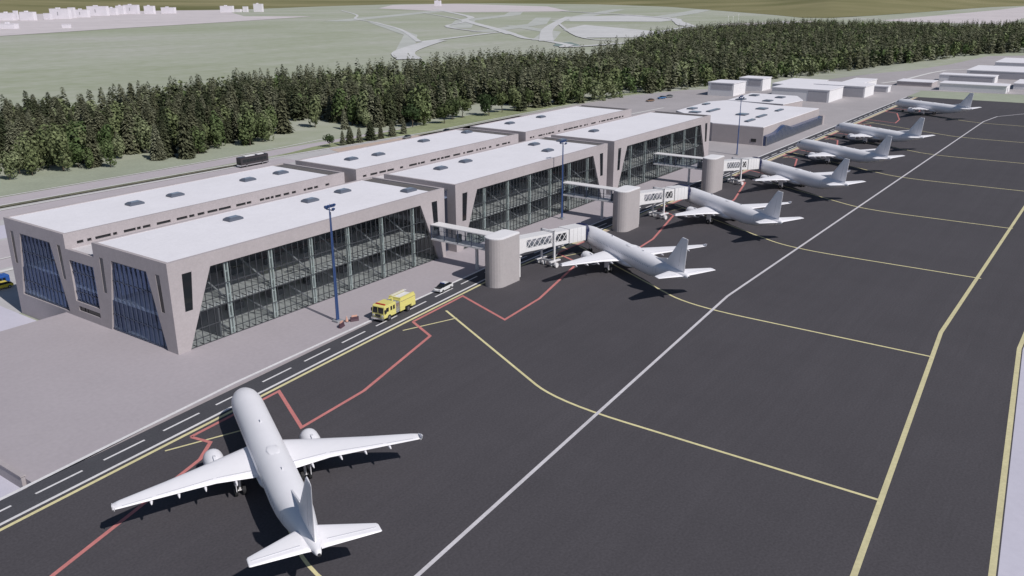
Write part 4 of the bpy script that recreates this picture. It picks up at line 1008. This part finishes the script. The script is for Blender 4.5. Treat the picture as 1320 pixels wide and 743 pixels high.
shed('long_shed', 'thin white shed reaching along the back of the hangar row', 'shed', 524, 566, 132, 144, 4.4)
shed('warehouse', 'white flat-roofed warehouse by the forest edge, shaded grey left wall', 'warehouse', 499, 518, 196, 212, 3.6, shade_panels=((1.0, 14, 3.2),))
shed('warehouse', 'smaller white block attached to the right of the forest-edge warehouse', 'warehouse', 533, 548, 191, 206, 4.0, shade_panels=((1.0, 9, 3.4),))
shed('far_shed', 'long white shed beyond the grass strip, nearest of the far right sheds', 'shed', 567.5, 583, 62.3, 97, 3.8, side_doors=((5, 7, 2.5),))
shed('far_shed', 'white shed with a shaded dark left wall behind the nearest far right shed', 'shed', 626, 640, 76, 108, 4.0, wm='shed', shade_panels=((1, 26, 3.4),))
shed('far_shed', 'large flat white shed at the right edge with shaded grey left wall', 'shed', 664, 712, 58, 98, 4.6, wm='shed', shade_panels=((1, 38, 4.0),))
shed('far_shed', 'small low shed at the right edge in front of the large flat shed', 'shed', 596, 626, 40, 62, 3.2)
shed('far_shed', 'farthest white shed against the forest at the right edge', 'shed', 745, 800, 72, 92, 5.0)
shed('far_shed', 'low brownish shed left of the far right sheds beside the grass', 'shed', 583, 600, 104, 124, 2.4, wm='old_wall')

# ------------------------------------------------------------------ trees
def tree_arrays(kind, seed, tris):
    r = np.random.default_rng(seed); V = []; F = []
    def kite(c, d, L_, w, droop):
        d = np.array(d); side = np.array([-d[1], d[0], 0.0]); side /= (np.linalg.norm(side)+1e-9)
        a = c; tip = c + d*L_ + np.array([0, 0, -droop]); midp = c + d*L_*0.55 + np.array([0, 0, -droop*.35])
        up = np.array([0, 0, r.uniform(-.25, .25)*w])
        n = len(V); V.extend([a, midp+side*w+up, tip, midp-side*w-up]); F.extend([(n, n+1, n+2), (n, n+2, n+3)])
    if kind == 'spruce':
        H = 17.0; R0 = r.uniform(3.0, 3.9); N = tris//2
        for i in range(N):
            t = (i/N)**1.1; z = H*(.03+.95*t); rad = R0*(1-t)**.62*r.uniform(.55, 1.15)+.2
            a = r.uniform(0, 2*math.pi); dz = r.uniform(-.15, .1)
            d = (math.cos(a), math.sin(a), 0); inner = rad*r.uniform(0, .35)
            kite(np.array([d[0]*inner, d[1]*inner, z+.3]), d, rad-inner+.3, (rad*.15+.14)*r.uniform(.7, 1.4)*(2.2 if tris < 150 else 1.5 if tris < 600 else 1), rad*r.uniform(.15, .55))
        for k in range(2):
            a = r.uniform(0, 6.28); kite(np.array([0, 0, H-1.2]), (math.cos(a)*.3, math.sin(a)*.3, .9), 1.3, .16, 0)
    else:
        H = 12.5 if kind == 'broad' else 6.5; cz = H*(.5 if kind == 'broad' else .56); rx = H*(.25 if kind == 'broad' else .40); rz = H*(.5 if kind == 'broad' else .44)
        N = tris//2; lobes = [(r.normal(0, .35, 3), r.uniform(.55, .8)) for _ in range(9)]
        for i in range(N):
            c0, rr = lobes[i % 9]; v = r.normal(0, 1, 3); v /= np.linalg.norm(v); v[2] = v[2]*.9+.05
            p = c0*np.array([1, 1, 1.1])*.9 + v*rr*r.uniform(.72, 1.0)
            pos = np.array([p[0]*rx, p[1]*rx, cz+p[2]*rz*.8]); s = (.50 if kind == 'broad' else .33)*r.uniform(.6, 1.4)*(2.1 if tris < 200 else 1.4 if tris < 600 else 1)
            t1 = np.cross(v, r.normal(0, 1, 3)); t1 /= np.linalg.norm(t1); t2 = np.cross(v+r.normal(0, .35, 3), t1); t2 /= (np.linalg.norm(t2)+1e-9)
            n = len(V); V.extend([pos-t1*s, pos-t2*s*.6, pos+t1*s, pos+t2*s*.7]); F.extend([(n, n+1, n+2), (n, n+2, n+3)])
    V = np.array(V); nt = len(V)
    return V, np.array(F)
def trunk_mb(kind):
    H = {'spruce': 16, 'broad': 8, 'bush': 4}[kind]; r = {'spruce': .22, 'broad': .2, 'bush': .14}[kind]
    mb = MB().tube((0, 0, -.3), (.05, .03, H*.5), r, r*.6, 6).tube((.05, .03, H*.5), (0, 0, H), r*.6, .03, 6)
    if kind != 'spruce':
        for k in range(4):
            a = k*1.6; mb.tube((.03, .02, H*(.3+.08*k)), (math.cos(a)*H*.22, math.sin(a)*H*.22, H*(.62+.08*k)), r*.45, .03, 5)
    return mb
LEAF = {'spruce': 'spruce', 'broad': 'broad', 'bush': 'bush'}
def mesh_from(name, V, F, m, tint=None):
    me = bpy.data.meshes.new(name); me.vertices.add(len(V)); me.vertices.foreach_set('co', V.astype(np.float32).ravel())
    me.loops.add(len(F)*3); me.loops.foreach_set('vertex_index', F.astype(np.int32).ravel())
    me.polygons.add(len(F)); me.polygons.foreach_set('loop_start', np.arange(0, len(F)*3, 3, dtype=np.int32))
    if tint is not None:
        at = me.attributes.new('tint', 'FLOAT', 'POINT'); at.data.foreach_set('value', tint.astype(np.float32))
    me.update(calc_edges=True); me.materials.append(m); return me
near = {}
for kind, n, tr in (('spruce', 6, 1500), ('broad', 4, 1500), ('bush', 2, 1500)):
    for s in range(n):
        V, F = tree_arrays(kind, 100+s*7+len(kind), tr)
        cm = mesh_from('crown', V, F, M[LEAF[kind]]); tk = trunk_mb(kind)
        o = tk.build('trunk', M['trunk'], None); tm = o.data; bpy.data.objects.remove(o)
        near[(kind, s)] = (cm, tm)
far = {(k, s): tree_arrays(k, 300+s*5+len(k), t) for k, n, t in (('spruce', 5, 420), ('broad', 3, 420)) for s in range(n)}
vfar = {(k, s): tree_arrays(k, 500+s*5+len(k), t) for k, n, t in (('spruce', 4, 130), ('broad', 2, 130)) for s in range(n)}
def plant(kind, s, x_, y, sc_, rz, label, group, name):
    cm, tm = near[(kind, s)]
    e = empty(name, (x_, y, T(x_, y)), rz); e.scale = (sc_*rnd.uniform(.92, 1.12), sc_*rnd.uniform(.92, 1.12), sc_)
    a = bpy.data.objects.new('crown', cm); b_ = bpy.data.objects.new('trunk', tm)
    for q in (a, b_): col.objects.link(q); q.parent = e
    tag(e, label, 'tree', group)

edge_near = [(-120, 330), (40, 318), (95, 306), (127, 294), (137, 303), (150, 300), (160, 291), (190, 287), (215, 289), (240, 295), (262, 292), (280, 288), (306, 280), (345, 278), (366, 264), (391, 259), (441, 251), (503, 244), (546, 233), (622, 208), (665, 199), (680, 197), (719, 180), (760, 168), (794, 150), (872, 138), (920, 118), (966, 98), (1020, 60), (1100, 0)]
edge_far = [(-120, 400), (100, 405), (185, 410), (286, 432), (345, 428), (462, 434), (529, 440), (600, 428), (631, 392), (690, 390), (748, 388), (760, 440), (880, 462), (970, 500), (1057, 520), (1240, 560), (1575, 520), (1640, 160), (1600, 0)]
def interp(edge, x_):
    for (xa, ya), (xb, yb) in zip(edge, edge[1:]):
        if xa <= x_ <= xb: return ya+(yb-ya)*(x_-xa)/(xb-xa)
    return None
from mathutils import noise as mn
pts = []
y = 0.0
rt = random.Random(11)
CAM = Vector((0, 0)); yaw = R(35.6)
gx = 5.7
x_ = -60.0
while x_ < 1580:
    y = 0.0
    while y < 570:
        px, py = x_+rt.uniform(-2.6, 2.6), y+rt.uniform(-2.6, 2.6)
        en = interp(edge_near, px) if px < 1100 else 0; ef = interp(edge_far, px)
        d = math.hypot(px, py); ang = math.atan2(py, px)-yaw
        if en is not None and ef is not None and en < py < ef and abs(ang) < R(37):
            nz = mn.noise(Vector((px*.02, py*.02, 3)))
            depth = py-en
            keep = 0.93 if nz > -.38 else 0.08
            if depth < 22: keep *= .9 if mn.noise(Vector((px*.06, py*.06, 9))) > (-.12 if px < 300 else -.35) else .15
            if d > 560: keep *= .8
            if d > 850: keep *= .65
            if rt.random() < keep:
                nk = mn.noise(Vector((px*.012+5, py*.016, 1)))
                pb = .16+max(0, min(.7, (nk-.08)*2.2)) + (.22 if depth < 30 and px < 720 else 0)
                kind = 'broad' if rt.random() < pb else 'spruce'
                pts.append((d, px, py, kind, (rt.uniform(.84, 1.12) if rt.random() < .7 else rt.uniform(.5, .85))*(1.0 if kind == 'spruce' else rt.uniform(.95, 1.3)), rt.uniform(0, 6.28), rt.random(), ang))
        y += gx
    x_ += gx
pts.sort()
vis = [p for p in pts if abs(p[7]) < R(32)]
ind = vis[:290]; rest = [p for p in pts if p not in set(ind)]
print('forest trees', len(pts))
# the sort by distance means these are the ones that show largest
SL = 'dark green spruce standing in the front rows of the forest behind the terminal roads'
BL = 'lighter green broadleaf tree standing in the front rows of the forest behind the terminal roads'
for (d, px, py, kind, s_, rz, tn, an) in ind:
    plant(kind, rt.randrange(6 if kind == 'spruce' else 4), px, py, s_, rz, SL if kind == 'spruce' else BL, 'spruces at the front of the forest' if kind == 'spruce' else 'broadleaf trees at the front of the forest', 'spruce_tree' if kind == 'spruce' else 'broadleaf_tree')
for kind in ('spruce', 'broad'):
    VV = []; FF = []; TT = []; nv = 0
    for (d, px, py, k_, s_, rz, tn, an) in rest:
        if k_ != kind: continue
        lib = far if d < 560 else vfar
        ks = [q for q in lib if q[0] == kind]; V, F = lib[ks[int(tn*997) % len(ks)]]
        c, s = math.cos(rz), math.sin(rz)
        P = V*s_; X_ = P[:, 0]*c-P[:, 1]*s+px; Y_ = P[:, 0]*s+P[:, 1]*c+py; Z_ = P[:, 2]+T(px, py)
        VV.append(np.stack([X_, Y_, Z_], 1)); FF.append(F+nv); TT.append(np.full(len(V), tn)); nv += len(V)
    me = mesh_from('forest', np.concatenate(VV), np.concatenate(FF), M[kind], np.concatenate(TT))
    o = bpy.data.objects.new('forest' if kind == 'spruce' else 'broadleaf_wood', me); col.objects.link(o)
    tag(o, 'dense dark spruce forest stretching behind the terminal' if kind == 'spruce' else 'lighter broadleaf patches mixed through the forest behind the terminal', 'forest', kind='stuff')
# round trees and saplings along the back road
RL = ['round dark tree on the verge, first from the left of the round ones', 'pale green tree right of the first round tree', 'round isolated dark tree standing out on the verge', 'bushy green tree right of the isolated round tree', 'dark tree in the middle of the verge row', 'round dark tree beside the pale gap in the verge row', 'bushy tree right of the pale gap', 'pale bushy tree near the right end of the verge row', 'dark bushy tree at the right end of the verge row']
for i, (px, py, s_, k_) in enumerate([(300, 273, 1.15, 'bush'), (309, 274, 1.1, 'broad'), (317.5, 268.5, 1.0, 'bush'), (330, 274, 1.2, 'bush'), (338, 274, 1.15, 'bush'), (352, 268, 1.35, 'bush'), (366, 270, 1.15, 'bush'), (374, 268, .75, 'broad'), (384, 267, 1.2, 'bush')]):
    plant(k_, i % 2, px, py-2, s_*1.4, i*1.3, RL[i], 'trees on the verge behind the terminal', 'round_tree')
SP = ['leftmost', 'second from the left', 'third from the left', 'fourth from the left', 'fifth from the left', 'sixth from the left', 'seventh from the left', 'rightmost']
for i, (px, py, s_) in enumerate([(240, 262, .42), (246.3, 261, .36), (251, 261.5, .42), (255.3, 260.5, .38), (262, 260.5, .48), (268, 260.5, .38), (275, 260.5, .42), (283, 261, .42)]):
    plant('spruce' if i != 0 else 'bush', i % 2, px, py, s_ if i else .8, i*.9, 'small young conifer beside the back road, %s of the row' % SP[i] if i else 'low green bush at the left end of the young conifer row', 'young conifers along the back road', 'young_conifer' if i else 'bush')
for o_e in list(bpy.data.objects):
    if o_e.name.startswith('young_conifer'): o_e.scale = (o_e.scale[0]*1.35, o_e.scale[1]*1.35, o_e.scale[2])
for i, (px, py, h) in enumerate([(1700, 690, 16), (1725, 690, 15), (1748, 688, 19)]):
    e = empty('power_mast', (px, py, -4)); MB().tube((0, 0, 0), (0, 0, h), .35, .25, 6).build('pole', M['steel_white'], e); MB().box(-2, 2, -.2, .2, h-2, h-1.6).build('crossarm', M['steel_white'], e)
    tag(e, 'thin white mast standing on pale ground far beyond the forest', 'mast', 'thin masts far beyond the forest')

# ------------------------------------------------------------------ light, camera, render settings
SUN_AZ, SUN_EL = 260.5, 44.5     # direction towards the sun, world angle from +x
w = bpy.data.worlds.new('World'); sc.world = w; w.use_nodes = True
nt = w.node_tree; bg = nt.nodes['Background']; sk = nt.nodes.new('ShaderNodeTexSky'); sk.sky_type = 'NISHITA'; sk.sun_disc = False
sk.sun_elevation = R(SUN_EL); sk.sun_rotation = R(90-SUN_AZ); sk.air_density = 1.0; sk.dust_density = 0.6; sk.ozone_density = 2.0
nt.links.new(sk.outputs[0], bg.inputs[0]); bg.inputs[1].default_value = 0.055
sl = bpy.data.lights.new('sun', 'SUN'); sl.energy = 3.7; sl.angle = R(0.5); sl.color = (1.0, 0.955, 0.92)
so = bpy.data.objects.new('sun', sl); col.objects.link(so)
dirv = Vector((math.cos(R(SUN_AZ))*math.cos(R(SUN_EL)), math.sin(R(SUN_AZ))*math.cos(R(SUN_EL)), math.sin(R(SUN_EL))))
so.rotation_euler = dirv.to_track_quat('Z', 'Y').to_euler(); so.location = (0, -50, 120)
cd = bpy.data.cameras.new('camera'); cd.lens = 36*1112.48/1320; cd.sensor_width = 36; cd.clip_start = .5; cd.clip_end = 40000
co = bpy.data.objects.new('camera', cd); col.objects.link(co)
mw = Matrix.Rotation(R(-54.4), 4, 'Z') @ Matrix.Rotation(math.pi/2-0.32915, 4, 'X') @ Matrix.Rotation(-0.00286, 4, 'Z')
co.matrix_world = Matrix.Translation((0, 0, 54.54)) @ mw
sc.camera = co
sc.view_settings.view_transform = 'Standard'; sc.view_settings.look = 'None'; sc.view_settings.exposure = 0; sc.view_settings.gamma = 1
sc.view_settings.use_curve_mapping = False
sc.render.engine = 'CYCLES'; sc.cycles.max_bounces = 8; sc.cycles.transparent_max_bounces = 24; sc.cycles.diffuse_bounces = 4
sc.cycles.use_denoising = True
